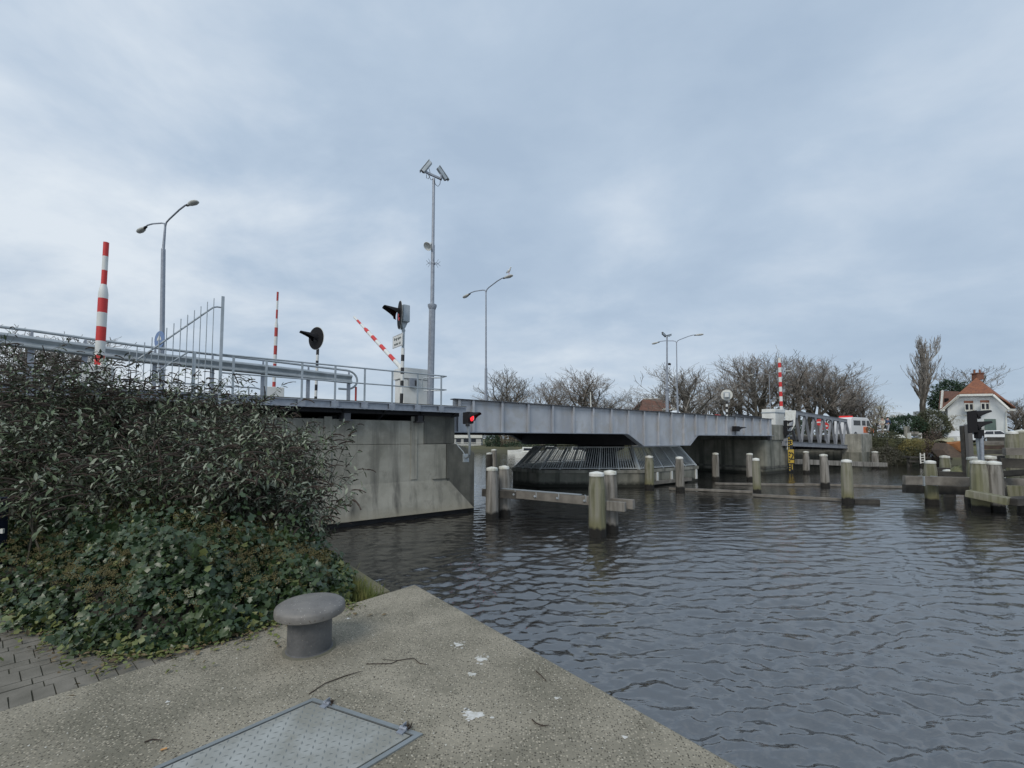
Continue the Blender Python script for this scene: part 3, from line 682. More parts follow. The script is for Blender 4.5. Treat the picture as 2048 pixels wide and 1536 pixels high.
for t_ in (2.2, 4.2, 6.0, 8.0):
    m = MB(); m.bbox(.3, GL-.3, t_-.06, t_+.06, 3.3, 3.69); m.build('stringer', UNDER, sw)
cs = (hs[1]+hs[2])/2; 
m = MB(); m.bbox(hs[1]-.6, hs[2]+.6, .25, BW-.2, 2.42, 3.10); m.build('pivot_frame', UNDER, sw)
m = MB(); m.lathe(B(cs, BW/2, 0), [(1.1, .9), (1.0, 1.9), (1.5, 2.1), (1.6, 2.4)], 36); m.build('turntable', UNDER, sw, smooth=True)
# strip of road edge and low kerb rail that shows above the girder
m = MB(); m.bbox(2., GL-1, .9, 1.02, 3.9, 4.42); 
m.build('kerb_beam', PAINT_D, sw)
for k, px in enumerate((1404, 1418, 1432)):
    a = bs(px, 2.); m = MB(); m.bbox(a, a+.75, 1.98, 2.04, 4.40+.03*k, 4.58+.03*k); m.bbox(a+.3, a+.36, 2.042, 2.07, 3.9, 4.6); m.build('red_white_board', RED if k % 2 == 0 else WHITE, sw)
# under-bridge traffic signal hung on the girder
us = thing('bridge_signal', B(bs(1478), -.2, 3.2), 'black hooded navigation light mounted low on the grey girder', 'signal light')
def hooded(mb, c, d, r, L, up=UP, mi=0, cut=1.):
    """visor: open tube, longer at the top"""
    d = Vector(d).normalized(); up = Vector(up); sd_ = d.cross(up).normalized(); up = sd_.cross(d); n = 22; vs = []
    a = np.linspace(R(-215+180-90), R(35+180+0), n)
    for k in range(n):
        th = R(-40)+R(260)*k/(n-1); sn = math.sin(th); l = L*(.18+.82*min(1, max(0, sn+.25)*1.25)**1.3)
        e = sd_*math.cos(th)+up*math.sin(th)
        rk = r*(1-.22*l/L); vs += [c+e*r, c+e*rk+d*l, c+e*(r-.008), c+e*(rk-.008)+d*l]
    fs = []
    for k in range(n-1):
        i = 4*k; j = i+4; fs += [(i, j, j+1, i+1), (i+2, i+3, j+3, j+2), (i+1, j+1, j+3, i+3), (i, i+2, j+2, j)]
    fs += [(0, 1, 3, 2), (4*n-4, 4*n-2, 4*n-1, 4*n-3)]
    mb.add(vs, fs, mi)
sz = bp(1478, 858, -.3)[1]; sc_ = bs(1474, -.3)
m = MB(); m.bbox(sc_-.34, sc_+.22, -.42, -.13, sz-.17, sz+.19); m.build('housing', BLACK2, us, bevel=.02)
m = MB(); hooded(m, B(sc_+.23, -.28, sz+.03), VB+VN*-.25, .14, .75); m.build('hood', BLACK2, us)

# ---------------------------------------------------------------- pivot pier and its slanted railing
pc = (cs+1.35, 5.5); hn, tip_, tt_ = 3.15, 7.6, 1.2
oct_ = [(-hn, -4.9), (hn, -4.9), (tip_, -tt_), (tip_, tt_), (hn, 4.9), (-hn, 4.9), (-tip_, tt_), (-tip_, -tt_)]
def pp(k, f=1., z=0.): a, b = oct_[k % 8]; return B(pc[0]+a*f, pc[1]+b*f, z)
pr = thing('pivot_pier', B(pc[0], pc[1], 0), 'low eight sided concrete pier in the water beneath the middle of the bridge', 'bridge pier')
m = MB(); m.prism([(pp(k).x, pp(k).y) for k in range(8)], -1.5, .93); m.build('pier_body', CONC_P, pr, bevel=.03)
m = MB(); m.prism([(pp(k, 1.012).x, pp(k, 1.012).y) for k in range(8)], .80, .99); m.build('coping', CONC, pr, bevel=.02)
for px in (1313, 1342, 1391):
    a = bp(px, 935, pc[1]-4.9)[0]; m = MB(); m.bbox(a-.07, a+.07, pc[1]-4.98, pc[1]-4.90, .16, .8); m.build('fender_strip', WHITE, pr)
m = MB(); a = bs(1352, 0); m.bbox(a-2.0, a+2.2, pc[1]-5.2, pc[1]-4.96, .12, .30); m.build('fender_beam', WOOD_B, pr)
RFT = .80; ZF0, ZF1 = 1.0, 2.28
npan = {0: 5, 7: 5, 6: 3, 1: 4, 2: 2, 5: 4, 4: 4, 3: 3}
pr2 = thing('pier_railing', B(pc[0], pc[1], 1), 'inward leaning galvanised bar railing around the top of the low pier', 'railing')
for k in range(8):
    a0_, a1_ = pp(k, .985, ZF0), pp(k+1, .985, ZF0); b0, b1 = pp(k, RFT, ZF1), pp(k+1, RFT, ZF1); nn = npan[k]
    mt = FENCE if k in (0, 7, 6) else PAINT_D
    for i in range(nn):
        u0, u1 = i/nn, (i+1)/nn; p0, p1 = a0_.lerp(a1_, u0), a0_.lerp(a1_, u1); q0, q1 = b0.lerp(b1, u0), b0.lerp(b1, u1)
        m = MB(); m.bar(p0+UP*.08, p1+UP*.08, .03, .05); m.bar(q0, q1, .04, .05)
        nb = max(8, int((p1-p0).length/.155))
        for j in range(1, nb): m.bar(p0.lerp(p1, j/nb)+UP*.08, q0.lerp(q1, j/nb), .045 if k in (0, 7) else .026, .014, up=(p1-p0).normalized().cross(q0-p0).normalized())
        m.build('railing_panel', mt, pr2)
        m = MB(); m.bar(p0, q0+(q0-p0)*.02, .04, .085, up=(p1-p0).normalized()); m.build('post', mt, pr2)

for k in (0, 1):
    m = MB(); m.bar(pp(k, .985, ZF0), pp(k, RFT, ZF1+.03), .10, .16, up=VB); m.build('corner_post', FENCE, pr2)
m = MB(); m.bar(pp(0, RFT, ZF1+.03), pp(1, RFT, ZF1+.03), .07, .09); m.build('top_rail', FENCE, pr2)
# ---------------------------------------------------------------- far river pier (pier with barrier, signal and gauge)
fp = thing('river_pier', B(32, 5, 0), 'stained concrete pier with a round nose between the girder bridge and the truss span', 'bridge pier')
P0, P1 = GL-1.0, bs(1577, .2)
def cap_(s0, s1, t0, t1, r): 
    o_ = []
    for (a, b, st) in ((s1-r, t0+r, -90), (s1-r, t1-r, 0), (s0+r, t1-r, 90), (s0+r, t0+r, 180)):
        for q in np.linspace(st, st+90, 6): o_.append((a+r*math.cos(R(q)), b+r*math.sin(R(q))))
    return [(B(s, t, 0).x, B(s, t, 0).y) for s, t in o_]
m = MB(); m.prism(cap_(P0, P1, .15, 10.5, .5), -1.5, 2.68); m.build('pier_body', CONC_P, fp)
m = MB(); m.prism(cap_(GL+.12, bs(1568, .15), .05, 10.3, .45), 2.685, 3.92); m.build('upper_block', CONC, fp, bevel=.02)
m = MB(); m.bbox(P0-.05, P1+.05, .08, 10.6, .45, .62); m.build('footing_ledge', CONC_D, fp)
m = MB(); m.bbox(GL-.42, GL-.1, -.05, .3, 2.69, 3.0); m.build('bearing', PAINT_D, fp, bevel=.03)
m = MB(); m.bbox(P1-.8, P1+.02, .10, .14, .3, 1.6); m.build('repair_patch', CONC, fp)

# ---------------------------------------------------------------- truss span
tr = thing('truss_span', B(40, 0, 3), 'grey steel lattice truss bridge span sloping down to the far bank', 'bridge')
TS0, TS1 = bs(1566, 0), bs(1704, 0)
def tz(s, b0, b1): return b0+(b1-b0)*(s-TS0)/(TS1-TS0)
zb0, zb1 = bp(1566, 887, 0)[1], bp(1704, 894, 0)[1]; tA, tB = bp(1590, 826, 0), bp(1691, 842, 0)
def TB(s, t): return B(s, t, tz(s, zb0, zb1))
def TT(s, t): return B(s, t, tA[1]+(tB[1]-tA[1])*(s-tA[0])/(tB[0]-tA[0]))
for t_ in (0, 5.2):
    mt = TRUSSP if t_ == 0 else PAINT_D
    m = MB(); m.bar(TT(tA[0]-.1, t_), TT(tB[0]+.1, t_), .26, .30); m.bar(TT(tA[0]-.12, t_)+UP*.16, TT(tB[0]+.12, t_)+UP*.16, .36, .02); m.build('top_chord', mt, tr)
    m = MB(); m.bar(TB(TS0, t_), TB(TS1, t_), .24, .34); m.bar(TB(TS0, t_)-UP*.18, TB(TS1, t_)-UP*.18, .36, .02); m.bar(TB(TS0, t_)+UP*.18, TB(TS1, t_)+UP*.18, .36, .02); m.build('bottom_chord', mt, tr)
    for a, b in ((TB(TS0+.2, t_), TT(tA[0], t_)), (TT(tB[0], t_), TB(TS1-.25, t_))):
        m = MB(); m.bar(a, b, .22, .2, up=VN); m.build('end_post', mt, tr)
    nb = 6; xs = np.linspace(tA[0], tB[0], nb+1)
    for i in range(nb):
        mid = (xs[i]+xs[i+1])/2
        for a, b in ((TT(xs[i], t_), TB(mid, t_)), (TB(mid, t_), TT(xs[i+1], t_))):
            m = MB(); L = (b-a).length; d = (b-a).normalized(); w_ = d.cross(VN).normalized()*.085
            for sg in (-1, 1): m.bar(a+w_*sg, b+w_*sg, .03, .16, up=VN)
            k = int(L/.22)
            for j in range(k): m.bar(a+d*(L*j/k)+w_*(1 if j % 2 else -1), a+d*(L*(j+1)/k)-w_*(1 if j % 2 else -1), .012, .03, up=VN)
            m.build('diagonal', mt, tr)
        m = MB(); m.slab([TT(xs[i]-.3, t_-.14)-UP*.15, TT(xs[i]+.3, t_-.14)-UP*.15, TT(xs[i]+.12, t_-.14)-UP*.45, TT(xs[i]-.12, t_-.14)-UP*.45], VN*.02); m.build('gusset', mt, tr)
m = MB(); m.slab([TB(TS0, .1)+UP*.0, TB(TS1, .1), TB(TS1, 9.8), TB(TS0, 9.8)], UP*.15); m.build('deck', UNDER, tr)
for s_ in np.linspace(TS0+.5, TS1-.5, 9):
    m = MB(); m.bar(TB(s_, .1)-UP*.17, TB(s_, 9.8)-UP*.17, .2, .34); m.build('cross_beam', UNDER, tr)
# red and white round sign seen through the truss
sg = thing('no_entry_sign', B(41, 2.4, 3.2), 'small red sign with a white bar on the far side of the lattice truss', 'sign')
c = at(1649, 852, B(bs(1649, 2.4), 2.4, 0).y); dn = (Vector((0, 0, EYE))-c).normalized()
m = MB(); m.lathe(c, [(.42, -.01), (.42, .01)], 24, dn); m.build('disc', RED, sg)
m = MB(); X = UP.cross(dn).normalized(); m.box(c+dn*.02, (.55, .02, .16), (X, dn, X.cross(dn))); m.build('bar', WHITE, sg)
m = MB(); m.tube([c-UP*1.6-dn*.03, c+UP*.3-dn*.03], .03, 6); m.build('pole', GALV, sg)
sg2 = dup(sg, sg.location+Vector((.15, .1, -.0)), 'second red sign plate just behind and above the first one by the truss'); sg2.location = sg.location+Vector((0.08, .3, .55)); sg2.scale = (.85, .85, .85)

# far abutment of the truss span
fa = thing('far_abutment', B(50, 3, 0), 'square grey concrete abutment at the far end of the truss span', 'abutment')
a0_ = bs(1704, .3); m = MB(); m.bbox(a0_-.3, a0_+2.2, .1, 11, -1, 1.35); m.build('bearing_shelf', CONC_P, fa, bevel=.03)
m = MB(); m.bbox(a0_+.4, a0_+3.6, .0, 11, 1.36, 3.25); m.build('upper_wall', CONC_D, fa, bevel=.03)
sF = bs(1722, -1.3); sG = bs(1744, -1.3)
m = MB(); m.bbox(sF, sG, -1.3, .4, .2, bp(1730, 868, -1.3)[1]); m.build('wing_wall', CONC, fa, bevel=.03)
m = MB(); m.bbox(sF-.03, sG+.03, -1.33, .4, -1, 1.4); m.build('wing_foot', CONC_P, fa, bevel=.03)
# road past the far abutment
m = MB(); m.slab([B(a0_, .5, 3.05), B(a0_+60, .5, 2.9), B(a0_+60, 9.5, 2.9), B(a0_, 9.5, 3.05)], UP*-.4); tag(m.build('road', ASPH), kind='structure')
# ================================================================ STREET FURNITURE ON THE BRIDGE
def striped(mb, p, q, rads, n_, first, nseg=14, k=None):
    """tube in alternating material slots; rads(u) gives the radius"""
    p = Vector(p); q = Vector(q)
    for i in range(n_):
        u0, u1 = i/n_, (i+1)/n_; us = np.linspace(u0, u1, 4)
        mb.tube([p.lerp(q, u) for u in us], [rads(u)*(1.0 if i % 2 == 0 else .997) for u in us], nseg, mi=(i+first) % 2)
# raised booms
def boom(name, base, top, nb, first, rad, lab, mats, foot=None):
    o = thing(name, base, lab, 'barrier', 'raised red and white barrier booms'); m = MB()
    striped(m, base, top, rad, nb, first); m.build('boom', mats, o, smooth=True); return o
b0 = at(196, 775, 9.9); b1 = at(212.5, 485, 9.9)
b0.z = DK
L = b1.z-b0.z
o = boom('barrier_boom', b0, b1, 10, 0, lambda u: .088 if u < .655 else (.088-.036*min(1, (u-.655)/.03) if u < .685 else .052), 'thick red and white barrier boom standing upright behind the shrubs, tallest in the photo', [WHITE, RED])
m = MB(); m.box(b0+UP*.2, (.5, .5, .4), (VB, VN, UP)); m.build('boom_housing', WHITE, o, bevel=.03)
m = MB(); m.slab([at(188, 703, 9.85), at(186, 735, 9.85), at(208, 735, 9.85), at(199, 703, 9.85)], (0, .12, 0)); m.build('boom_bracket', WHITE, o, bevel=.01)
b0 = at(547.5, 782, 26); b1 = at(555.5, 584, 26); 
o = boom('barrier_boom', b0, b1, 11, 1, lambda u: .09 if u < .68 else .055, 'slim upright red and white barrier boom between the fan fence and the round signal', [WHITE, REDD])
m = MB(); m.box((b0.x, b0.y, (b0.z+.22+4.0)/2), (1.0, .6, b0.z+.22-4.0), (VB, VN, UP)); m.build('boom_housing', WHITE, o, bevel=.03)
# slanting boom on its cabinet
cb0 = B(bs(812, .5), .5, DK)
o = thing('barrier_boom', cb0, 'red and white barrier boom slanting down across the road from a white cabinet', 'barrier')
pv = at(800, 733, 17.5); tp = at(708.5, 634, 21.5); m = MB()
striped(m, pv, tp, lambda u: .085 if u < .70 else .055, 11, 0); m.build('boom', [WHITE, RED], o, smooth=True)
m = MB(); m.tube([pv+(pv-tp).normalized()*.05, pv-(tp-pv).normalized()*.5], .11, 12); m.build('boom_arm', WHITE, o, smooth=True)
c = thing('barrier_cabinet', B(bs(834, .5), .5, DK), 'white barrier machine cabinet with a small hatch beside the camera mast', 'cabinet')
ca, cb_ = bs(806, .45), bs(856, .45); zt_ = bp(832, 737, .45)[1]
m = MB(); m.bbox(ca, cb_, .45, 1.25, DK, zt_-.42); m.build('body', WHITE, c, bevel=.02)
m = MB(); m.bbox(ca-.05, cb_+.03, .41, 1.29, zt_-.415, zt_); m.build('lid', WHITE, c, bevel=.02)
m = MB(); q = bs(824, .4); m.bbox(q-.16, q+.20, .32, .448, DK+.75, DK+1.08); m.build('lock_box', GALV, c, bevel=.01)
m = MB(); m.bbox(q+.06, q+.12, .29, .318, DK+.80, DK+1.0); m.build('handle', BLACK, c)
# sign posts with black and white bands
def bwpole(name, base, top, r, n_, lab, cat, first=1):
    o = thing(name, base, lab, cat); m = MB(); striped(m, base, top, lambda u: r, n_, first); m.build('pole', [WHITE, BLACK], o, smooth=True); return o
def disc_signal(o, c, d, R_, hoodr, hoodL, lamp=None, hd=None):
    d = Vector(d).normalized()
    m = MB(); m.lathe(c, [(R_, -.012), (R_, .012)], 40, d); m.build('backplate', BLACK2, o)
    m = MB(); pr_ = [(R_+.0, -.016), (R_+.03, -.016), (R_+.03, .016), (R_, .016)]; m.lathe(c, [(R_-.02, -.018), (R_+.022, -.018), (R_+.022, -.0125), (R_-.02, -.0125)], 40, d); m.build('white_rim', WHITE, o)
    m = MB(); hooded(m, c+d*.015, hd or d, hoodr, hoodL); m.build('hood', BLACK2, o)
    m = MB(); m.lathe(c, [(hoodr*.9, .013), (hoodr*.8, .03), (hoodr*.4, .045)], 20, d); m.build('lens', lamp or BLACK, o, smooth=True)
RLAMP = M('red_signal_lens', (.5, .01, .01), .3, emit=((1., .02, .03), 1.6)); RDIM = M('red_signal_lens_dim', (.35, .01, .015), .3, emit=((1., .02, .03), .12))
# 1: signal with plate and text sign
Y1 = 15.9; ba = at(802.5, 800, Y1); ba.z = DK; tp = at(807, 655, Y1)
o = thing('road_signal', ba, 'black and white banded post with a round signal and a text plate below it', 'traffic signal')
m = MB(); striped(m, at(803, 800, Y1)-UP*.0, at(806, 697, Y1), lambda u: .062, 8, 1); m.tube([(ba.x, ba.y, DK), at(803, 800, Y1)], .06, 12, mi=1); m.build('pole', [WHITE, BLACK], o, smooth=True)
m = MB(); m.tube([at(806, 697, Y1), at(807, 655, Y1)], .05, 12); m.lathe(at(807, 661, Y1), [(.065, -.03), (.065, .03)], 12); m.build('pole_top', GALV_L, o, smooth=True)
hc = at(799, 630, Y1-.12); dd = (-VB+VN*.28).normalized()
disc_signal(o, hc, dd, .49, .23, .60, RDIM, hd=-VB-VN*.12+UP*.10)
m = MB(); cc = at(810, 628, Y1+.05); m.box(cc, (.26, .30, .62), (VB, VN, UP)); m.build('lamp_box', GALV_L, o, bevel=.03)
m = MB(); cc = at(810, 650, Y1+.05); m.slab([cc+VB*.13+UP*.15, cc-VB*.13+UP*.15, cc-VB*.08-UP*.16, cc+VB*.02-UP*.10], VN*.2); m.build('bracket', GALV_L, o, bevel=.01)
sc0 = at(799.5, 681, Y1-.09); xd = (at(808, 672, Y1-.2)-at(791, 680.5, Y1+.35)); xd.z = 0; xd = VN*-1.0
# plate faces traffic coming along the bridge; its edge nearest the camera is by the pole
pl = at(807.5, 679, Y1-.07); X = VN; cpl = pl+VN*.36-VB*.07; nrm = -VB
m = MB(); m.box(cpl, (.84, .012, .46), (VN, VB, UP)); m.build('text_plate', WHITE, o, bevel=.005)
m = MB()
for sgn in (-1, 1): m.box(cpl-VB*.008+UP*(.205*sgn), (.82, .004, .012), (VN, VB, UP)); m.box(cpl-VB*.008+VN*(.405*sgn), (.012, .004, .42), (VN, VB, UP))
m.build('plate_border', GALV, o)
TX = M('plate_lettering', (.10, .12, .12), .6)
text('lettering', 'Brug open', .145, TX, o, cpl-VB*.012+UP*.09, -VN, UP); text('lettering', 'motor uit', .145, TX, o, cpl-VB*.012-UP*.10, -VN, UP)
# 2: round target board with a hood, on a banded post
Y2 = 18.2; o = thing('road_signal', (at(632, 700, Y2).x, Y2, DK), 'black round signal board with a white rim on a banded post behind the guard rail', 'traffic signal')
m = MB(); striped(m, at(631, 805, Y2), at(635.5, 698, Y2), lambda u: .055, 9, 1); m.tube([(at(631, 805, Y2).x, Y2, DK), at(631, 805, Y2)], .055, 12, mi=1); m.build('pole', [WHITE, BLACK], o, smooth=True)
m = MB(); m.tube([at(635.5, 698, Y2), at(636, 680, Y2+.1)], .04, 10); m.build('pole_top', GALV_L, o, smooth=True)
disc_signal(o, at(632, 676.5, Y2-.05), (-.50, -.86, 0), .455, .19, .62, BLACK, hd=(-.68, -.72, .10))
# 3: distant white backed board
Y3 = 52; o = thing('road_signal', (at(1454, 830, Y3).x, Y3, 3), 'distant round signal seen from its white back on a banded post behind the girder bridge', 'traffic signal')
m = MB(); striped(m, at(1454, 845, Y3), at(1453.5, 803, Y3), lambda u: .12, 8, 0); m.tube([(at(1454, 845, Y3).x, Y3, 3), at(1454, 845, Y3)], .12, 8); m.build('pole', [WHITE, BLACK], o, smooth=True)
m = MB(); m.lathe(at(1453.5, 790, Y3), [(.62, -.02), (.62, .02)], 32, (Vector((0, 0, EYE))-at(1453.5, 790, Y3))); m.build('backplate', CAPW, o)
m = MB(); m.box(at(1453.5, 790, Y3-.2), (.62, .3, .62)); m.build('lamp_box', GALV_L, o, bevel=.03)
m = MB(); m.box(at(1453.5, 790, Y3-.37), (.46, .02, .46)); m.build('box_door', WHITE, o, bevel=.01)

# ---------------------------------------------------------------- camera mast
def mast(px, Y, base_z, ytop, yjoin, r0, r1, lab, full=True, yb=800, pxb=None):
    base = at(pxb or px, yb, Y); base.z = base_z; o = thing('camera_mast', base, lab, 'camera mast')
    j = at(px, yjoin, Y); t = at(px+(3 if full else 0), ytop, Y)
    m = MB(); m.tube([base, j], [r0, r0*.97], 8); m.lathe(j-UP*.05, [(r0, -.12), (r0*1.35, 0), (r0*1.35, .06), (r1*1.1, .10)], 12); m.build('lower_tube', GALV, o, smooth=True)
    jm = j.lerp(t, .47); m = MB(); m.tube([j, jm, jm+UP*.01, t], [r1*1.12, r1*1.08, r1*.86, r1*.8], 10); m.build('upper_tube', GALV, o, smooth=True)
    return o, j, t
YM = 16.6
o, j, t = mast(864.5, YM, DK, 357, 610, .125, .066, 'tall stepped grey mast with cameras and a loudspeaker at the near girder end', pxb=860.5)
cA, cB = at(853, 343, YM-.3), at(884, 359, YM-.1)
m = MB(); m.bar(at(851, 344, YM-.1), at(884, 359, YM+.1), .07, .07); m.build('crossbar', GALV, o)
def camera(c, d, par):
    d = Vector(d).normalized(); s_ = d.cross(UP).normalized(); u = s_.cross(d)
    m = MB(); m.box(c, (.50, .13, .13), (d, s_, u)); m.box(c+u*.085+d*.02, (.60, .17, .02), (d, s_, u)); q = m.build('camera_housing', GALV_L, par, bevel=.01)
    m = MB(); m.lathe(c+d*.25, [(.05, 0), (.05, .02)], 14, d); l = m.build('lens', BLACK, par); return q
camera(at(853.5, 334, YM-.15), VN*.25+VB*-.45+UP*-.72, o); camera(at(884, 347.5, YM+.05), VB*.62+VN*-.1+UP*-.72, o)
for a, b in (((853, 336), (852, 345)), ((882, 349), (882, 358))):
    m = MB(); m.tube([at(*a, YM), at(*b, YM)], .035, 8); m.build('camera_bracket', GALV, o)
for pts in (((881, 358), (880, 368), (876, 373), (871, 369), (868, 360)), ((858, 337), (861, 348), (857, 358), (853, 356), (853, 349)), ((857, 350), (862, 360), (866, 358))):
    m = MB(); m.tube([at(a, b, YM-.05) for a, b in pts], .010, 5); m.build('cable', BLACK2, o)
hp = at(862, 487, YM); d = (at(850, 497, YM-.3)-hp).normalized()
m = MB(); m.lathe(hp, [(.03, -.03), (.045, .03), (.06, .12), (.10, .2), (.17, .27), (.16, .28), (.09, .2)], 20, d); m.build('loudspeaker', WHITE, o, smooth=True)
m = MB(); 
for k in range(8):
    a = k*math.pi/4+.2; c = at(866.5, 527, YM); e = Vector((math.cos(a), math.sin(a), .0)); m.tube([c+e*.07, c+e*.17, c+e*.26+UP*.10], .008, 4); m.tube([c+e*.17, c+e*.27-UP*.08], .007, 4)
m.lathe(c, [(.078, -.03), (.078, .03)], 12); m.build('anti_climb_spikes', GALV, o)
YF = 35.5
o, j, t = mast(1334, YF, 3.9, 674, 778, .13, .075, 'distant slim grey mast with two small cameras behind the middle of the girder', False)
m = MB(); m.bar(at(1326.5, 670, YF), at(1340, 672.5, YF), .07, .07); m.build('crossbar', GALV, o)
camera(at(1328, 670, YF), VB*-.8+UP*.35, o); camera(at(1338.5, 671, YF), VB*.8+UP*.25, o)
m = MB(); m.tube([at(1334, 725, YF), at(1339.5, 728, YF)], .03, 6); m.build('side_arm', GALV, o); m = MB(); m.lathe(at(1339, 728.5, YF), [(.10, -.06), (.12, .03), (.05, .1)], 12); m.build('dome_camera', BLACK2, o, smooth=True)

# ---------------------------------------------------------------- double armed street lamps
def lampmat(): return M('lamp_cover', (.50, .50, .46), .35)
LC = lampmat()
def lamp(pxb, pxt, ytop, Y, lab, yjoin, arm=2.15, rise=.36, bz=DK, sc_=1.0, AD=None):
    top = at(pxt, ytop, Y); base = at(pxb, 800, Y); base.z = bz; o = thing('street_lamp', base, lab, 'street lamp', 'double armed street lamps along the bridge')
    j = at((pxb+pxt)/2, yjoin, Y)
    m = MB(); m.tube([base, j], [.105*sc_, .085*sc_], 12); m.tube([j, j+UP*.05, j+UP*.06, top-UP*.0], [.085*sc_, .08*sc_, .058*sc_, .042*sc_], 12); m.build('pole', GALV, o, smooth=True)
    for sg in (-1, 1):
        d = (AD or VN)*sg; e = top+d*arm+UP*rise
        pts = [top-UP*.05, top+d*.10+UP*.14, top+d*.35+UP*.22, top+d*(arm*.6)+UP*(rise*.62+.16), top+d*(arm-.35)+UP*(rise+.06), top+d*(arm-.1)+UP*(rise+.02)]
        m = MB(); m.tube(pts, [.034*sc_]*5+[.03*sc_], 8); m.build('arm', GALV, o, smooth=True)
        X, Yv, Z = d, d.cross(UP)*-1, UP; hc = top+d*(arm+.02)+UP*(rise-.0); vs = []; n = 12; 
        X = (d-UP*.06).normalized()
        pr_ = [(-.20, .04, .04, .05), (-.05, .07, .06, .06), (.12, .12, .08, .09), (.38, .14, .08, .11), (.58, .11, .06, .08), (.66, .05, .02, .03)]
        for x, w_, hu, hd_ in pr_:
            for k in range(n):
                a = 2*math.pi*k/n; vs.append(hc+X*x*sc_+Yv*(w_*math.cos(a)*sc_)+Z*((hu if math.sin(a) > 0 else hd_)*math.sin(a)*sc_))
        f = [(i*n+k, i*n+(k+1) % n, (i+1)*n+(k+1) % n, (i+1)*n+k) for i in range(len(pr_)-1) for k in range(n)]+[tuple(range(n)), tuple((len(pr_)-1)*n+k for k in range(n))]
        m = MB(); m.add(vs, f); h = m.build('lamp_head', LC, o, smooth=True)
        m = MB(); m.tube([hc-X*.24*sc_, hc+X*.0], [.05*sc_, .068*sc_], 10); m.build('socket', BLACK2, o, smooth=True)
    return o, top
lamp(323, 330.5, 452, 19.8, 'double armed street lamp at far left, rising behind the fan of steel bars', 500, arm=2.15, rise=.42, AD=Vector((-.862, .506, 0)))
o, tL = lamp(972, 972, 584, 28.8, 'double armed street lamp right of the tall camera mast with a gull on it', 738, arm=2.1)
lamp(1355.5, 1353, 685, 43.6, 'double armed street lamp behind the middle of the girder beside the slim mast', 780, arm=2.1)
lamp(1541, 1538.5, 751, 64., 'farthest double armed street lamp, in front of the bare trees by the upright boom', 800, arm=2.2, bz=2.9)
# gull on the lamp head
gp = tL-VN*2.42+UP*.50
g_ = thing('gull', gp, 'white gull with grey wings standing on the right lamp head', 'gull')
X = (VN*-1).normalized(); m = MB(); m.tube([gp-X*.22+UP*.10, gp-X*.12+UP*.13, gp+UP*.17, gp+X*.10+UP*.22, gp+X*.14+UP*.29, gp+X*.17+UP*.34, gp+X*.21+UP*.34, gp+X*.27+UP*.325], [.012, .05, .075, .06, .035, .04, .03, .006], 10); m.build('body', WHITE, g_, smooth=True)
m = MB(); m.tube([gp-X*.28+UP*.12, gp-X*.1+UP*.17, gp+X*.06+UP*.20], [.01, .062, .05], 8); m.build('wings', GALV, g_, smooth=True)
m = MB(); m.tube([gp+UP*.11, gp-UP*.06], .008, 5); m.tube([gp+X*.03+UP*.11, gp+X*.03-UP*.06], .008, 5); m.build('legs', REDD, g_)
# blue round sign behind the fan
c = at(319, 680, 14.2); o = thing('round_sign', (c.x, c.y, DK), 'blue round traffic sign with a white arrow seen past the fan of bars', 'sign'); dn = (VB*-.9-VN*.42).normalized()
m = MB(); m.lathe(c, [(.285, -.01), (.285, .01)], 28, dn); m.build('disc', M('sign_blue', (.14, .22, .40), .45), o)
X = UP.cross(dn).normalized(); m = MB(); zz0 = dn.cross(X)
m.slab([c+dn*.0115+X*a+UP*b for a, b in ((-.03, -.17), (.03, -.17), (.03, .02), (.12, -.03), (.12, .04), (0, .17), (-.12, .04), (-.12, -.03), (-.03, .02))], dn*.003); m.build('arrow', WHITE, o)
m = MB(); m.tube([(c.x+.02, c.y+.05, DK), c+Vector((.02, .05, .25))], .03, 8); m.build('pole', GALV, o)

# ---------------------------------------------------------------- barrier and signals on the river pier
c = B(bs(1562, 1.2), 1.2, 3.92); o = thing('barrier_boom', c, 'upright red and white boom with a white box on the river pier', 'barrier', 'raised red and white barrier booms')
YB = c.y; b0 = at(1563, 822, YB); b1 = at(1558.5, 716, YB); m = MB(); striped(m, b0, b1, lambda u: .13, 11, 0, 10); m.build('boom', [WHITE, RED], o, smooth=True)
q = bs(1552, 1.), bs(1571, 1.); m = MB(); m.bbox(q[0], q[1], 1.0, 2.1, 3.92, at(1562, 819, YB).z); m.build('cabinet', WHITE, o, bevel=.03)
m = MB(); m.bbox(q[0]-.04, q[1]+.04, .96, 2.14, at(1562, 827, YB).z, at(1562, 825, YB).z); m.build('lid_seam', GALV_L, o)
o = thing('road_sign', B(bs(1581, .8), .8, 3.), 'tall plain white board between the pier cabinet and the lattice truss', 'sign')
pts = [at(1574, 820, 38.2), at(1592, 821, 38.2), at(1590, 850, 38.2), at(1575, 874, 38.2)]; m = MB(); m.slab(pts, VN*.15); m.build('sheet', CAPW, o); m = MB(); m.tube([at(1582, 870, 38.3), at(1582, 890, 38.3)], .06, 6); m.build('stay', GALV, o)
def ship_signal(name, c, dhood, lab, n, s=1., lamps=(), face=None):
    """upright black housing with n hooded lamps, hoods towards dhood"""
    o = thing(name, c, lab, 'navigation light'); d = Vector(dhood).normalized(); s_ = d.cross(UP).normalized()
    H = .32*n*s; m = MB(); m.box(c+UP*H/2-d*.12*s, (.20*s, .28*s, H+.02), (d, s_, UP)); m.build('housing', BLACK2, o, bevel=.02)
    for i in range(n):
        q = c+UP*(H-.16*s-.32*s*i); m = MB(); hooded(m, q-d*.01, d, .15*s, .31*s); m.build('hood', BLACK2, o)
        m = MB(); m.lathe(q-d*.005, [(.105*s, 0), (.09*s, .02), (.04*s, .035)], 18, d); m.build('lens', lamps[i] if i < len(lamps) else BLACK, o, smooth=True)
    return o
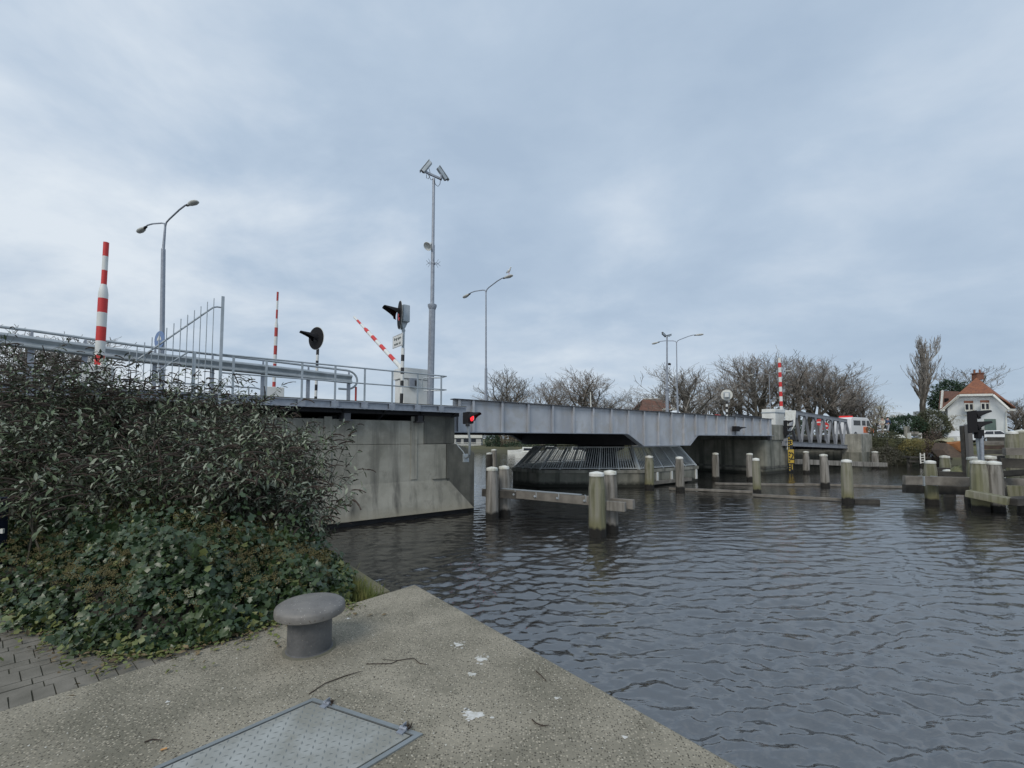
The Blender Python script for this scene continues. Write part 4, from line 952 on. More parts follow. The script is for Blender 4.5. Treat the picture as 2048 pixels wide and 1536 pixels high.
o = ship_signal('navigation_light', at(1576, 872, 37.2), Vector((.84, -.54, .12)), 'black three lamp shipping signal on the edge of the river pier above the yellow gauge', 3, 1.35)
m = MB(); m.tube([at(1574, 870, 37.3), at(1574, 893, 37.3)], .07, 8); m.build('pole', GALV_L, o)
# tide gauge board
YG = 37.1; YEL = M('gauge_yellow', (.58, .40, .05), .6, var=(.42, .30, .06), sc=5)
gb_ = at(1582, 944, YG); o = thing('height_gauge', gb_, 'black and yellow clearance gauge board with numbers on the river pier', 'gauge board')
def gbox(x0, y0, x1, y1, dep, mat, nm, dy=.0):
    a = at(x0, y1, YG-dy); b = at(x1, y0, YG-dy); m = MB(); m.box(((a.x+b.x)/2, YG-dy+dep/2, (a.z+b.z)/2), (abs(b.x-a.x), dep, abs(b.z-a.z))); m.build(nm, mat, o)
gbox(1576.5, 873, 1585, 899, .08, BLACK, 'upper_board'); gbox(1577.5, 899, 1587.5, 926, .08, YEL, 'middle_board'); gbox(1578, 926, 1588, 943, .08, BLACK, 'lower_board')
for i, y in enumerate(np.linspace(876, 896, 5)): gbox(1577, y-1.1, 1579.2, y+1.1, .02, YEL, 'tick', .03)
for i, y in enumerate(np.linspace(905, 922, 4)): gbox(1578, y-1.1, 1580.4, y+1.1, .02, BLACK, 'tick', .03)
for i, y in enumerate(np.linspace(930, 940, 3)): gbox(1578.6, y-1.1, 1581, y+1.1, .02, YEL, 'tick', .03)
text('number', '3', .62, YEL, o, at(1582.6, 885.5, YG-.03), (1, 0, 0), UP, .01); text('number', '2', .85, BLACK, o, at(1584, 913, YG-.03), (1, 0, 0), UP, .01); text('number', '1', .62, YEL, o, at(1584.5, 934.5, YG-.03), (1, 0, 0), UP, .01)
m = MB(); m.tube([at(1575, 875, YG+.1), at(1575, 899, YG+.1)], .05, 6); m.build('conduit', WHITE, o)

# ---------------------------------------------------------------- near red navigation light on the abutment corner
q = at(943, 846, 15.9); o = ship_signal('navigation_light', q, Vector((.84, -.52, .10)), 'single red shipping light glowing on a bent pole at the abutment corner', 1, 1.22, (RLAMP,))
m = MB(); m.tube([q-VB*.16, q-VB*.16-UP*.12], .075, 12); m.build('socket', BLACK, o)
b1_ = at(931.5, 916, 16.6); m = MB(); m.tube([q-VB*.16-UP*.10, at(939.5, 880, 15.95), at(938.5, 908, 16.1), at(937.5, 913, 16.3), b1_], .042, 10); m.build('bent_pole', GALV_L, o, smooth=True)
m = MB(); m.box(at(931.5, 916, 16.62), (.24, .08, .30), (VB, VN, UP)); m.build('wall_plate', GALV_L, o, bevel=.01)
m = MB(); m.tube([at(911, 884, 16.8), at(917, 893, 16.75), at(926, 903, 16.65), at(930, 911, 16.6)], .018, 6); m.build('conduit', GALV_L, o)

# ================================================================ TIMBER PILES IN THE WATER
def pile_proto(r, H, mat, name='mooring_pile', seed=0, cap=True):
    """H above water; foot at z=-1.5; returned at the origin"""
    g = random.Random(seed); root = thing(name, (0, 0, 0), 'x', 'pile'); m = MB(); n = 9; vs = []; zs = [-1.5, 0, .5*H, H-.40*min(1, H*.6), H-.10, H-.04]
    ph = g.uniform(0, 6)
    for i, z in enumerate(zs):
        rr = r*(1.04-.04*max(0, z)/H)*(1 if i < 4 else .86)
        for k in range(n):
            a = 2*math.pi*k/n; wob = 1+.04*math.sin(3*a+ph)+.02*math.sin(7*a+ph*2)+g.uniform(-.015, .015)
            vs.append((rr*wob*math.cos(a), rr*wob*math.sin(a), z))
    f = [(i*n+k, i*n+(k+1) % n, (i+1)*n+(k+1) % n, (i+1)*n+k) for i in range(len(zs)-1) for k in range(n)]+[tuple((len(zs)-1)*n+k for k in range(n))]
    m.add(vs, f); m.build('post', mat, root, bevel=.02)
    m = MB(); m.lathe((0, 0, H-.045), [(r*.90, 0), (r*.91, .01), (r*.90, .085), (r*.84, .10), (r*.2, .135)], 10); 
    if cap: m.build('cap', CAPP if seed % 3 else CAPW, root, smooth=True)
    return root
def put_pile(px, ytop, Y, r, lab, mat=WOOD, seed=0, group='white capped timber piles in the canal', tilt=(0, 0)):
    t = at(px, ytop, Y); o = pile_proto(r, t.z-.06, mat, seed=seed); o.location = (t.x, t.y, 0); o['_o'] = tuple(o.location); o['label'] = lab; o['group'] = group
    o.rotation_euler = (R(tilt[0]+random.uniform(-.7, .7)), R(tilt[1]+random.uniform(-.9, .9)), random.uniform(0, 3)); return o
put_pile(984, 935, 15.9, .225, 'pile with flat white cap, left one of the pair nearest the abutment', WOOD, 1)
put_pile(1009, 932.5, 16.5, .215, 'pile right behind its twin in the pair nearest the abutment', WOOD, 2)
put_pile(1193.5, 945, 13.15, .245, 'mossy topped pile, left one of the pair at the right end of the fender beam', WOOD_G, 3)
put_pile(1221.5, 942, 13.75, .215, 'grey pile, right one of the pair at the right end of the fender beam', WOOD, 4)
put_pile(1297.5, 912, 25.4, .25, 'pile standing against the left front corner of the railed pier', WOOD_G, 5)
put_pile(1359, 914, 24.3, .23, 'pile standing in front of the railed pier under the slanted bars', WOOD, 6)
put_pile(1430.5, 906, 30.5, .23, 'lone pile in the dark gap just right of the railed pier', WOOD, 7)
put_pile(1499.5, 907, 30.3, .23, 'grey pile half hidden behind a mossy one before the river pier', WOOD, 8)
put_pile(1512.5, 917, 22.9, .185, 'mossy split pile in front of a grey one before the river pier', WOOD_G, 9)
put_pile(1611, 903, 36.5, .24, 'short far pile carrying the beam just right of the yellow gauge', WOOD, 10)
put_pile(1648, 909, 26.4, .23, 'leaning grey pile in front of the beam right of the gauge', WOOD, 11, tilt=(0, 2))
put_pile(1692.5, 920, 19.7, .215, 'tall mossy pile in open water right of centre, nearest of its row', WOOD_G, 12, tilt=(0, 3))
put_pile(1749.5, 903, 42.5, .28, 'short pile at the right end of the horizontal beam near the far bank', WOOD, 13)
put_pile(988, 899, 38., .26, 'small dark pile in the gap beside the abutment seen under the bridge', WOOD, 14)
put_pile(978.5, 906, 34., .26, 'nearer of two small piles seen in the gap under the bridge', WOOD_D, 15)
# fender beam between the two near pairs
def beam(name, pts, w_, h_, lab, mat=WOOD_B, cat='beam', extra=None, grp=None):
    c = Vector(pts[0]); o = thing(name, c, lab, cat, grp)
    for a, b in zip(pts[:-1], pts[1:]):
        m = MB(); m.bar(a, b, w_, h_); m.build('timber', mat, o, bevel=.012)
    return o
pA, pB = at(966, 985, 16.15), at(1012, 979, 16.25)
A0 = at(1004, 986, 16.25); A1 = at(1268, 1009, 13.15)
o = beam('fender_beam', [A0, A1], .16, .27, 'long weathered timber beam bolted between the two nearest pile pairs')
for u in (.12, .30, .48, .68):
    c = A0.lerp(A1, u); m = MB(); m.lathe(c-VN*.0+Vector((-.05, -.10, .0)), [(.04, 0), (.03, .03)], 8, Vector((-.1, -1, 0))); m.build('bolt', GALV_L, o)
    m = MB(); m.box(c+UP*.06, (.03, .21, .20), ((A1-A0).normalized(), Vector((0, 1, 0)), UP)); m.build('strap', GALV_L, o)
m = MB(); m.bar(A0+UP*.16, A1.lerp(A0, .35)+UP*.16, .13, .03); m.build('capping', GALV_L, o)
beam('fender_beam', [at(965, 985, 16.3), at(1050, 992, 15.7)], .14, .26, 'short dark timber piece clamped behind the left pile pair', WOOD_D)
beam('fender_beam', [at(1205, 1010, 13.35), at(1251, 1014, 13.0)], .16, .27, 'short pale timber block bolted to the right pile pair', WOOD)
# beam under the far piles
beam('fender_beam', [at(1588, 923, 37.5), at(1773, 930, 41.6)], .2, .42, 'straight horizontal beam joining far piles right of the yellow gauge', WOOD)
for (a, b, lb) in (((1338, 977, 23.5), (1505, 984, 23.0), 'half sunken dark beam floating in front of the railed pier'), ((1430, 967, 29.5), (1610, 970, 27.5), 'thin floating timber between the lone pile and the mossy pair'),
                   ((1505, 990, 22.6), (1700, 1000, 20.1), 'low dark floating timber running to the tall mossy pile'), ((1590, 968, 27.5), (1812, 974, 24.), 'long low floating timber reaching towards the right hand jetty'), ((1706, 1002, 19.9), (1756, 1003, 19.8), 'short black float at the end of the low timber')):
    A = gz(a[0], a[1], .08); Bq = gz(b[0], b[1], .08); beam('floating_timber', [A, Bq], .16 if 'short' not in lb else .3, .12 if 'short' not in lb else .2, lb, WOOD_D if 'black' in lb else WOOD_B, 'timber', grp='low timbers floating between the piles')
# ---------------------------------------------------------------- right hand dolphin and jetty
put_pile(1860, 922, 19.45, .225, 'stout mossy pile through the left end of the jetty beams', WOOD_G, 21, 'piles of the right hand jetty')
put_pile(1889, 912, 24.5, .24, 'small mossy pile behind the jetty beams left of the dark posts', WOOD_G, 22, 'piles of the right hand jetty')
put_pile(1956, 921.5, 17.6, .27, 'front left pile of the tight cluster under the shipping signal', WOOD_G, 23, 'piles of the right hand jetty')
put_pile(1987, 923.5, 17.5, .26, 'front right pile of the tight cluster under the shipping signal', WOOD, 24, 'piles of the right hand jetty')
put_pile(1948, 914.5, 19.3, .26, 'rear left pile of the tight cluster under the shipping signal', WOOD_G, 25, 'piles of the right hand jetty')
put_pile(1977, 912.5, 19.5, .26, 'rear right pile of the tight cluster under the shipping signal', WOOD, 26, 'piles of the right hand jetty')
put_pile(2024, 863.5, 20.4, .27, 'tall pile at the right edge of the photo, left one of two', WOOD_G, 27, 'piles of the right hand jetty')
put_pile(2044, 860.5, 20.2, .28, 'tall mossy pile cut by the right edge of the photo', WOOD_G, 28, 'piles of the right hand jetty')
put_pile(2045, 1002, 17.2, .16, 'thin dark stub below the jetty at the right edge', WOOD_D, 29, 'piles of the right hand jetty')
put_pile(1897, 940, 22, .22, 'black stub pile under the rear beam of the jetty', WOOD_D, 30, 'piles of the right hand jetty')
for a, b, w_, h_, lb, mt in [
    ((1808, 960, 19.15), (2110, 968, 18.1), .22, .36, 'upper front beam of the right hand jetty with two pale straps', WOOD_B),
    ((1808, 977, 19.8), (2110, 987, 19.0), .26, .36, 'lower rear beam of the right hand jetty', WOOD_D),
    ((1880, 948, 22.0), (1952, 950, 21.0), .5, .26, 'short thick dark beam behind the mossy pile', WOOD_D),
    ((1872, 939, 24.), (1990, 943, 22.8), .22, .22, 'thin dark beam linking the rear piles', WOOD_D),
    ((1936, 986, 17.6), (2020, 1003, 16.6), .55, .26, 'broad sagging plank at the foot of the pile cluster', WOOD_G),
    ((2018, 1003, 16.6), (2100, 998, 17.), .5, .26, 'broad plank leading off to the right at the foot of the jetty', WOOD_D),
    ((1992, 949, 18.8), (2100, 941, 16.5), .3, .22, 'grey beam rising to the right edge above the front beam', WOOD_D),
    ((2000, 925, 19.5), (2100, 930, 18.6), .3, .40, 'dark upper jetty beam at the right edge', WOOD_D),
    ((1998, 916, 21.5), (2100, 918, 20.), .4, .22, 'second dark upper jetty beam at the right edge', WOOD_D),
    ((2008, 903, 19.3), (2100, 903, 18.6), .4, .30, 'heavy beam under the two tall capped piles', WOOD_B),
    ((2014, 985, 17.9), (2060, 986, 17.5), .3, .55, 'short upright timber block hanging from the front beam', WOOD_G)]:
    o = beam('jetty_beam', [at(*a), at(*b)], w_, h_, lb, mt, grp='timbers of the right hand jetty')
    if 'straps' in lb:
        for px in (1843, 1868): m = MB(); m.box(at(px, 961.5, 19.0), (.05, .28, .40)); m.build('strap', GALV_L, o)
for px, Y, w_, yt in ((1926.5, 21.2, .22, 852), (1936, 21.0, .20, 850)):
    a = at(px+7, 948, Y); b = at(px, yt, Y); o = thing('guide_post', a, 'tall dark square post %s behind the jetty pile cluster' % ('on the left of a close pair' if px < 1930 else 'on the right of a close pair'), 'post')
    m = MB(); m.bar(a-UP*1.2, b, w_, .16, up=Vector((0, 1, 0))); m.build('timber', WOOD_D if px < 1930 else M('grey_post', (.13, .125, .12), .9), o)
    m = MB(); m.box(b+UP*.01, (w_*.9, .14, .04)); m.build('post_top', GALV, o)
# rock pile / mossy boulder on the jetty
c = at(1925, 938, 21.6); o = thing('boulder', c, 'mossy yellow green boulder lying on the jetty beams', 'boulder'); m = MB(); g = random.Random(3)
pts = []
m.lathe(c-UP*.25, [(.55, 0), (.52, .15), (.34, .33), (.15, .42)], 9); m.v = [(x+g.uniform(-.07, .07), y+g.uniform(-.07, .07), z+g.uniform(-.04, .04)) for x, y, z in m.v]; m.build('stone', M('mossy_stone', (.17, .17, .09), .9, var=(.10, .11, .05), sc=5, bump=.02), o)
# signal on its twin pole
q = at(1953.5, 868, 18.4)
o = ship_signal('navigation_light', at(1957, 864, 18.4), Vector((.75, -.66, .14)), 'black two lamp shipping signal high on twin poles above the jetty piles', 2, 1.38)
m = MB(); m.tube([at(1952.5, 848, 18.5), at(1961, 921, 18.5)], .075, 10); m.build('pole', GALV_L, o, smooth=True)
m = MB(); m.tube([at(1963, 872, 18.35), at(1965, 921, 18.35)], .06, 10); m.build('pole', GALV, o, smooth=True)
m = MB(); m.box(at(1958, 868, 18.4), (.25, .2, .35)); m.build('clamp', BLACK2, o, bevel=.02)
# stacked plank revetment along the bank behind the jetty
o = thing('plank_revetment', at(2000, 890, 27), 'stacked dark planks of an old timber bank wall behind the right hand jetty', 'bank wall'); g = random.Random(8)
for i, (y, x0) in enumerate(((878, 1978), (886, 1968), (895, 1960), (904, 1962), (914, 1950), (923, 1955), (933, 1945))):
    Y = 30-i*.6; m = MB(); m.bar(at(x0+g.randint(-6, 6), y, Y), at(2140, y+g.randint(-1, 2), Y-3), .25, .26); m.build('plank', [WOOD_D, WOOD_B, M('brown_plank_%d' % i, (.09, .06, .045), .9, var=(.05, .038, .03), sc=4)][i % 3], o, bevel=.01)
# ================================================================ TREES, HEDGES AND BUILDINGS BEYOND THE WATER
def tree_mesh(seed, H, style, twig=.022, lev=4, dens=1.0):
    """returns (trunk MB, crown MB) of a bare winter tree with its foot at the origin"""
    g = np.random.default_rng(seed); tr_, cr = MB(), MB()
    def br(p, d, L, r, l):
        n = 5 if l < 2 else 4; pts = [p.copy()]; dirs = [d.copy()]; st = L/n
        for i in range(n):
            up_ = .17 if style == 'round' else .30 if style == 'poplar' else .12 if style != 'weep' else (.1 if l < 2 else -.25)
            d = d+Vector(g.normal(0, .10 if l else .04, 3))+Vector((0, 0, up_ if l else 0)); d.normalize(); p = p+d*st; pts.append(p.copy()); dirs.append(d.copy())
        rs = [max(r*(1-.62*i/n), twig*.5) for i in range(n+1)]
        (tr_ if l < 2 else cr).tube(pts, rs, 7 if l == 0 else 5 if l == 1 else 3, cap=False)
        if l >= lev: return
        k = {0: 9, 1: 6, 2: 5, 3: 4, 4: 4}[l]*dens*(1 if l < 3 else .8)
        k = int(k)+(g.uniform() < k % 1)
        for j in range(k):
            u = (.28 if l == 0 else .2)+(.8 if l == 0 else .85)*(j+g.uniform(.1, .9))/k; u = min(u, .99); i = min(int(u*n), n-1); q = pts[i].lerp(pts[i+1], u*n-i)
            a = {'round': g.uniform(22, 50), 'poplar': g.uniform(8, 17), 'oak': g.uniform(28, 62), 'weep': g.uniform(30, 70)}[style]
            if l == 0: a *= 1.0-.35*u
            az = g.uniform(0, 6.28)+j*2.4; ax = dirs[i]; s_ = ax.orthogonal().normalized(); s_ = Matrix.Rotation(az, 3, ax) @ s_
            nd = (ax*math.cos(R(a))+s_*math.sin(R(a))).normalized()
            f = {'round': .62, 'poplar': .55, 'oak': .62, 'weep': .6}[style]*(1 if l else (.95-.45*u))
            br(q, nd, L*f*g.uniform(.75, 1.15), max(rs[i]*.62, twig*.6), l+1)
    br(Vector((0, 0, -.3)), Vector((0, 0, 1)), H*(.62 if style != 'poplar' else .85), H*.022, 0)
    return tr_, cr
def norm_tree(seed, style, w_over_h, twig, lev=4, dens=1., mats=(BARK, TWIG)):
    a, b = tree_mesh(seed, 10, style, twig, lev, dens); vz = np.array(a.v+b.v); zmax = vz[:, 2].max(); wd = np.percentile(np.abs(vz[:, :2]), 97)*2
    sx = w_over_h*10/wd; sz_ = 10/zmax
    for m in (a, b): m.v = [(x*sx, y*sx, z*sz_) for x, y, z in m.v]
    root = thing('bare_tree', (0, 0, 0), 'x', 'tree'); a.build('trunk', mats[0], root); b.build('crown', mats[1], root); root.location = (0, 0, -500)
    return root
T = {}
T['a'] = norm_tree(1, 'round', .95, .019); T['b'] = norm_tree(2, 'oak', .85, .019, mats=(BARK, TWIGB)); T['c'] = norm_tree(3, 'round', .72, .018, mats=(BARK, TWIG)); T['d'] = norm_tree(4, 'oak', .95, .021, mats=(BARK, TWIGB))
T['p'] = norm_tree(5, 'poplar', .27, .02, 4, 1.15); T['w'] = norm_tree(6, 'weep', 1.25, .02, 4, .8, mats=(M('pale_bark', (.26, .24, .19), .9), M('pale_twigs', (.30, .28, .21), .9)))
used = set()
def tree(k, px, ytop, ybase, Y, lab, wsc=1., rz=0., grp='bare trees on the far side of the water', name='bare_tree'):
    t = at(px, ytop, Y); zb = LH(t.x, Y) if ybase is None else at(px, ybase, Y).z; s = (t.z-zb)/10
    if k not in used: used.add(k); o = T[k]; o['label'] = lab; o.location = (t.x, Y, zb); o.rotation_euler = (0, 0, rz); o.scale = (s*wsc, s*wsc, s); o['group'] = grp
    else: o = dup(T[k], (t.x, Y, zb), lab, rz, (s*wsc, s*wsc, s), grp)
    return o
tree('a', 1023, 727, None, 100, 'round bare tree just right of the gull lamp, leftmost of the tree line', .95)
tree('c', 988, 775, None, 104, 'low pale bare tree at the foot of the leftmost round tree', 1.3, 1.)
tree('b', 1108, 752, None, 98, 'brown twiggy tree second in the line beyond the girder', 1.05, .4)
tree('b', 1085, 775, None, 92, 'small brown tree tucked left of the second tree', 1.0, 2.4)
tree('d', 1163, 733, None, 96, 'tall dark tree right of the brown twiggy one in the tree line', .95, 1.)
tree('a', 1195, 745, None, 99, 'bare tree with a rounded crown behind the thin white pole', .9, 2.)
tree('c', 1222, 785, None, 92, 'small thin tree on the right slope of the tree line', 1.2, 3.)
tree('c', 1274, 776, None, 90, 'short pale bushy tree left of the brown roofed house', 1.45, .5)
tree('c', 1255, 800, None, 95, 'very low bush like tree between the small tree and the roofed house', 1.5, 1.5)
tree('a', 1388, 724, None, 66, 'wide forked bare tree right behind the third street lamp', 1.0, 1.2)
tree('d', 1365, 732, None, 70, 'bare tree directly behind the slim mast and lamp', .8, 2.8)
tree('c', 1432, 754, None, 72, 'smaller bare tree above the round white backed signal', 1.2, .3)
for i, (k, px, yt, Y, ws) in enumerate([('d', 1478, 722, 74, .8), ('b', 1508, 702, 70, .78), ('c', 1535, 691, 72, .95), ('b', 1560, 712, 78, .8), ('d', 1590, 708, 70, .72), ('a', 1612, 716, 74, .7), ('b', 1632, 715, 70, .8), ('c', 1655, 722, 76, .95), ('a', 1676, 735, 72, .8), ('b', 1697, 748, 74, .9), ('c', 1712, 768, 76, 1.0), ('d', 1724, 783, 72, .9)]):
    tree(k, px, yt, None, Y, 'tall bare tree standing close among others in the dense row behind the truss', ws, i*1.7, 'dense row of bare trees behind the truss span')
tree('c', 1745, 795, None, 80, 'thin pale tree right of the dense row, left of the hedge', .7, .9)
tree('w', 1783, 806, None, 66, 'low spreading pale yellow tree behind the hedge and the cyclists', 1.1, .9)
tree('p', 1834, 669, None, 70, 'tall narrow bare poplar left of the white house', 1.05, .9)
tree('c', 1905, 724, None, 86, 'flat topped dark tree standing behind the white house roof', .95, .2)
tree('c', 2036, 790, None, 78, 'grey bushy tree at the right edge beside the white house', 1.5, 2.2)
tree('b', 2046, 812, None, 74, 'brown scrubby tree low at the right edge behind the house', 1.6, 1.2)
tree('w', 1912, 826, None, 57, 'low umbrella shaped garden tree in front of the white house', 1.0, 2.)
tree('c', 30, 636, None, 120, 'thin bare treetop showing above the railing at far left', 1.3, 2.)
tree('c', 66, 652, None, 125, 'second fainter bare treetop above the railing at far left', 1.3, 1.)

def leafy(name, c, rad, n, size, mat, lab, cat='hedge', seed=0, grp=None, trunk=None, lob=.16):
    g = np.random.default_rng(seed); o = thing(name, (c[0], c[1], c[2]-rad[2]), lab, cat, grp)
    u = unit(n, g); bump = 1+lob*np.sin(5*u[:, 0]+3*u[:, 2]+seed)*np.cos(4*u[:, 1]-2*u[:, 2])+.08*np.sin(11*u[:, 0])*np.sin(9*u[:, 1]+seed)+lob*.6*np.sin(8*u[:, 0]+6*u[:, 1])
    rr = g.uniform(.55, 1.0, n)**.6; P = np.array(c)+u*(bump*rr)[:, None]*np.array(rad)
    P[:, 2] = np.maximum(P[:, 2], c[2]-rad[2]*.98)
    V, F = scatter(LV, LF, P, u+g.normal(0, .7, (n, 3)), u+g.normal(0, .6, (n, 3))+np.array([0, 0, .4]), np.stack([g.uniform(.5, 1, n)*size*.7, g.uniform(.6, 1.3, n)*size, np.full(n, size*.5)], 1))
    np_mesh('crown', V, F, mat, o, org=o['_o'])
    m = MB(); q = trunk or rad[2]*1.2; m.tube([(c[0], c[1], c[2]-rad[2]-.3), (c[0]+.03, c[1], c[2]-rad[2]+q)], [.12*rad[0]**.5, .05], 7); m.build('trunk', BARK, o)
    return o
def leafy_px(name, x0, y0, x1, y1, Y, n, size, mat, lab, cat='hedge', seed=0, dep=None, lob=.16, grp=None):
    a = at(x0, y1, Y); b = at(x1, y0, Y); c = ((a.x+b.x)/2, Y, (a.z+b.z)/2); rad = (abs(b.x-a.x)/2, dep or abs(b.x-a.x)/2.4, abs(b.z-a.z)/2)
    return leafy(name, c, rad, n, size, mat, lab, cat, seed, grp, lob=lob)
leafy_px('evergreen_hedge', 1775, 831, 1850, 872, 56, 5200, .20, HEDGE, 'rounded dark evergreen hedge above the grassy bank left of the white house', seed=3, lob=.1)
leafy_px('evergreen_hedge', 1835, 818, 1893, 880, 55, 4200, .20, HEDGE2, 'brownish olive bush at the right end of the dark hedge', seed=4)
leafy_px('evergreen_tree', 1878, 762, 1925, 800, 78, 2600, .30, HEDGE, 'dark evergreen treetop peeping over the left side of the house roof', 'tree', 5, lob=.3)
leafy_px('evergreen_tree', 1862, 785, 1888, 820, 74, 1500, .30, HEDGE, 'dark ragged conifer branches left of the white house gable', 'tree', 6, lob=.4)
leafy_px('bank_bush', 1747, 864, 1800, 900, 48.5, 2600, .14, HEDGE2, 'green bramble bush on the bank beside the far abutment', 'bush', 7)
leafy_px('bank_bush', 1738, 893, 1800, 932, 47.5, 3000, .13, M('bramble_brown', (.12, .11, .085), .9, var=(.07, .075, .055), sc=2), 'brown grey bramble hanging over the water beside the far abutment', 'bush', 8, 1.2)
leafy_px('bank_bush', 1795, 895, 1845, 926, 47.2, 2300, .13, HEDGE2, 'dull green bramble low on the bank right of the brown one', 'bush', 9, 1.0)
leafy_px('bank_bush', 1858, 862, 1890, 940, 44.5, 2600, .15, M('dark_brown_scrub', (.07, .05, .04), .9, var=(.10, .075, .06), sc=2), 'dark brown scrub bush at the waterside before the white house', 'bush', 10, 1.0, .3)
leafy_px('bank_bush', 1735, 852, 1752, 868, 50, 500, .12, HEDGE2, 'tuft of green leaves on top of the far abutment', 'bush', 11)
YG_ = M('dry_yellow_grass', (.26, .215, .08), .9, var=(.15, .14, .05), sc=2)
leafy_px('bank_grass', 1795, 879, 1875, 912, 47.6, 5200, .11, YG_, 'tuft of long yellow green grass hanging down the bank below the dark hedge', 'grass tuft', 51, 1.2, .1)
# through the gap under the bridge
leafy_px('waterside_bush', 970, 866, 1000, 901, 96, 1500, .30, HEDGE, 'dark green bush on the far bank seen under the left end of the girder', 'bush', 12)
leafy_px('waterside_bush', 992, 858, 1042, 903, 98, 1900, .30, M('reed_brown', (.20, .16, .10), .9, var=(.12, .10, .07), sc=1), 'brown leafless bush seen under the girder left of the pier railing', 'bush', 13)
leafy_px('waterside_bush', 1000, 882, 1120, 903, 95, 2600, .28, HEDGE, 'long dark low hedge along the far bank seen under the bridge', 'hedge', 14, 2.)
leafy_px('waterside_bush', 1120, 880, 1330, 903, 92, 3000, .28, HEDGE2, 'olive scrub along the far bank seen behind the pier railing', 'hedge', 15, 2.)
# far reed / shrub belt that closes the horizon behind the bridge
g_ = np.random.default_rng(20)
for i, px in enumerate((930, 1010, 1090, 1170, 1250, 1330, 1410, 1490, 1570, 1640, 1710)):
    leafy_px('background_shrub', px-52, 838+int(g_.integers(-5, 6)), px+52, 884, 118 if px < 1300 else 92, 1500, .42, [HEDGE2, TWIGB, HEDGE][i % 3], 'low shrub clump in the belt closing the horizon behind the bridge', 'shrub', 30+i, 5., .2, 'belt of shrubs behind the bridge')

# ---------------------------------------------------------------- buildings
TILE = M('red_roof_tiles', (.30, .12, .06), .85, var=(.16, .07, .048), sc=3, det=8)
TILE2 = M('brown_roof_tiles', (.17, .085, .06), .85, var=(.10, .055, .042), sc=2, det=8)
STUC = M('white_render', (.74, .77, .78), .7, var=(.64, .68, .70), sc=.8)
BRK = M('chimney_brick', (.25, .11, .07), .9, var=(.15, .07, .05), sc=8)
YH = 62.; HB = LH(at(1958, 870, YH).x, YH)+.1
o = thing('white_house', (at(1958, 870, YH).x, YH, HB), 'white rendered house with a half hipped red tiled roof on the far bank', 'house')
def yg(px, d=0.): return YH-.045*(px-1958)+d
fw = [at(1895, 817, yg(1895)), at(1921, 791, yg(1921)), at(1983, 790, yg(1983)), at(2013, 817, yg(2013))]; dpt = Vector((.71, .70, 0))*9
def ex(p, z): return Vector((p.x, p.y, z))
wl = [ex(fw[0], HB), fw[0], fw[1], fw[2], fw[3], ex(fw[3], HB)]
m = MB(); m.slab(wl, dpt); m.build('wall', STUC, o)
# roof: two slopes and the hipped end facing us
ev0, ev1 = at(1882, 819, yg(1882, -.4)), at(2031, 816, yg(2031, -.4)); sh0, sh1 = at(1918, 788.5, yg(1918, -.4)), at(1987, 788, yg(1987, -.4)); rg = at(1953, 757, YH+1.9); rb = rg+dpt*.75
b0_, b1_2 = ev0+dpt*1.05, ev1+dpt*1.05
m = MB(); th_ = Vector((0, 0, .16))
for poly in ([ev0, sh0, rg, rb, b0_], [sh1, ev1, b1_2, rb, rg], [sh0, sh1, rg]): m.slab(poly, th_)
rf = m.build('roof', TILE, o)
m = MB(); m.box((rg.x+.5, rg.y+.3, rg.z+.3), (.95, .8, .9)); m.box((rg.x+.5, rg.y+.3, rg.z+.76), (1.15, 1.0, .12)); ch = m.build('chimney', BRK, rf)
for dx in (-.1, .75): 
    m = MB(); m.lathe((rg.x+.15+dx*.9, rg.y+.3, rg.z+.82), [(.13, 0), (.11, .45), (.14, .5)], 10); m.build('chimney_pot', TILE, rf)
# white barge boards
m = MB(); q = [at(1884, 820.5, yg(1884, -.55)), at(1919, 790.5, yg(1919, -.55)), at(1986, 789.5, yg(1986, -.55)), at(2018, 818.5, yg(2018, -.55))]
for a, b in zip(q[:-1], q[1:]): m.bar(a, b, .12, .30, up=Vector((0, 1, 0)).cross((b-a)))
m.bar(at(1880, 820.5, yg(1880, -.55)), at(1890, 820.5, yg(1890, -.55)), .12, .26); m.bar(at(2012, 819, yg(2012, -.55)), at(2031, 820, yg(2031, -.55)), .12, .26); m.build('barge_board', CAPW, o)
def window(o, x0, y0, x1, y1, Y, nm=2, lintel=True, shut=None):
    a = at(x0, y1, Y); b = at(x1, y0, Y); cx, cz = (a.x+b.x)/2, (a.z+b.z)/2; W_, H_ = b.x-a.x, b.z-a.z
    m = MB(); m.box((cx, Y-.03, cz), (W_, .02, H_)); p = m.build('window', shut or GLASS, o)
    if shut: return
    m = MB()
    for sx in (-1, 1): m.box((cx+sx*(W_/2-.05), Y-.06, cz), (.10, .06, H_))
    for sz2 in (-1, 1): m.box((cx, Y-.062, cz+sz2*(H_/2-.05)), (W_, .06, .10))
    for k in range(1, nm): m.box((a.x+W_*k/nm, Y-.064, cz), (.16, .06, H_))
    m.build('frame', CAPW, p)
    m = MB(); m.box((cx, Y-.09, a.z-.08), (W_+.2, .14, .08)); m.build('sill', CAPW, p)
    if lintel: m = MB(); m.box((cx, Y-.02, b.z+.22), (W_, .04, .32)); m.build('lintel', BRK, o)
window(o, 1928.5, 807, 1946, 821, yg(1937)-.5); window(o, 1961, 806, 1978, 820, yg(1969)-.5)
window(o, 1969, 838, 1991, 861, yg(1980)-.6, shut=M('green_shutter', (.12, .17, .15), .6, var=(.09, .13, .12), sc=3))
m = MB(); m.tube([at(2012, 822, yg(2012)-.1), at(2012, 866, yg(2012)-.1)], .06, 6); m.build('rain_pipe', CAPW, o)
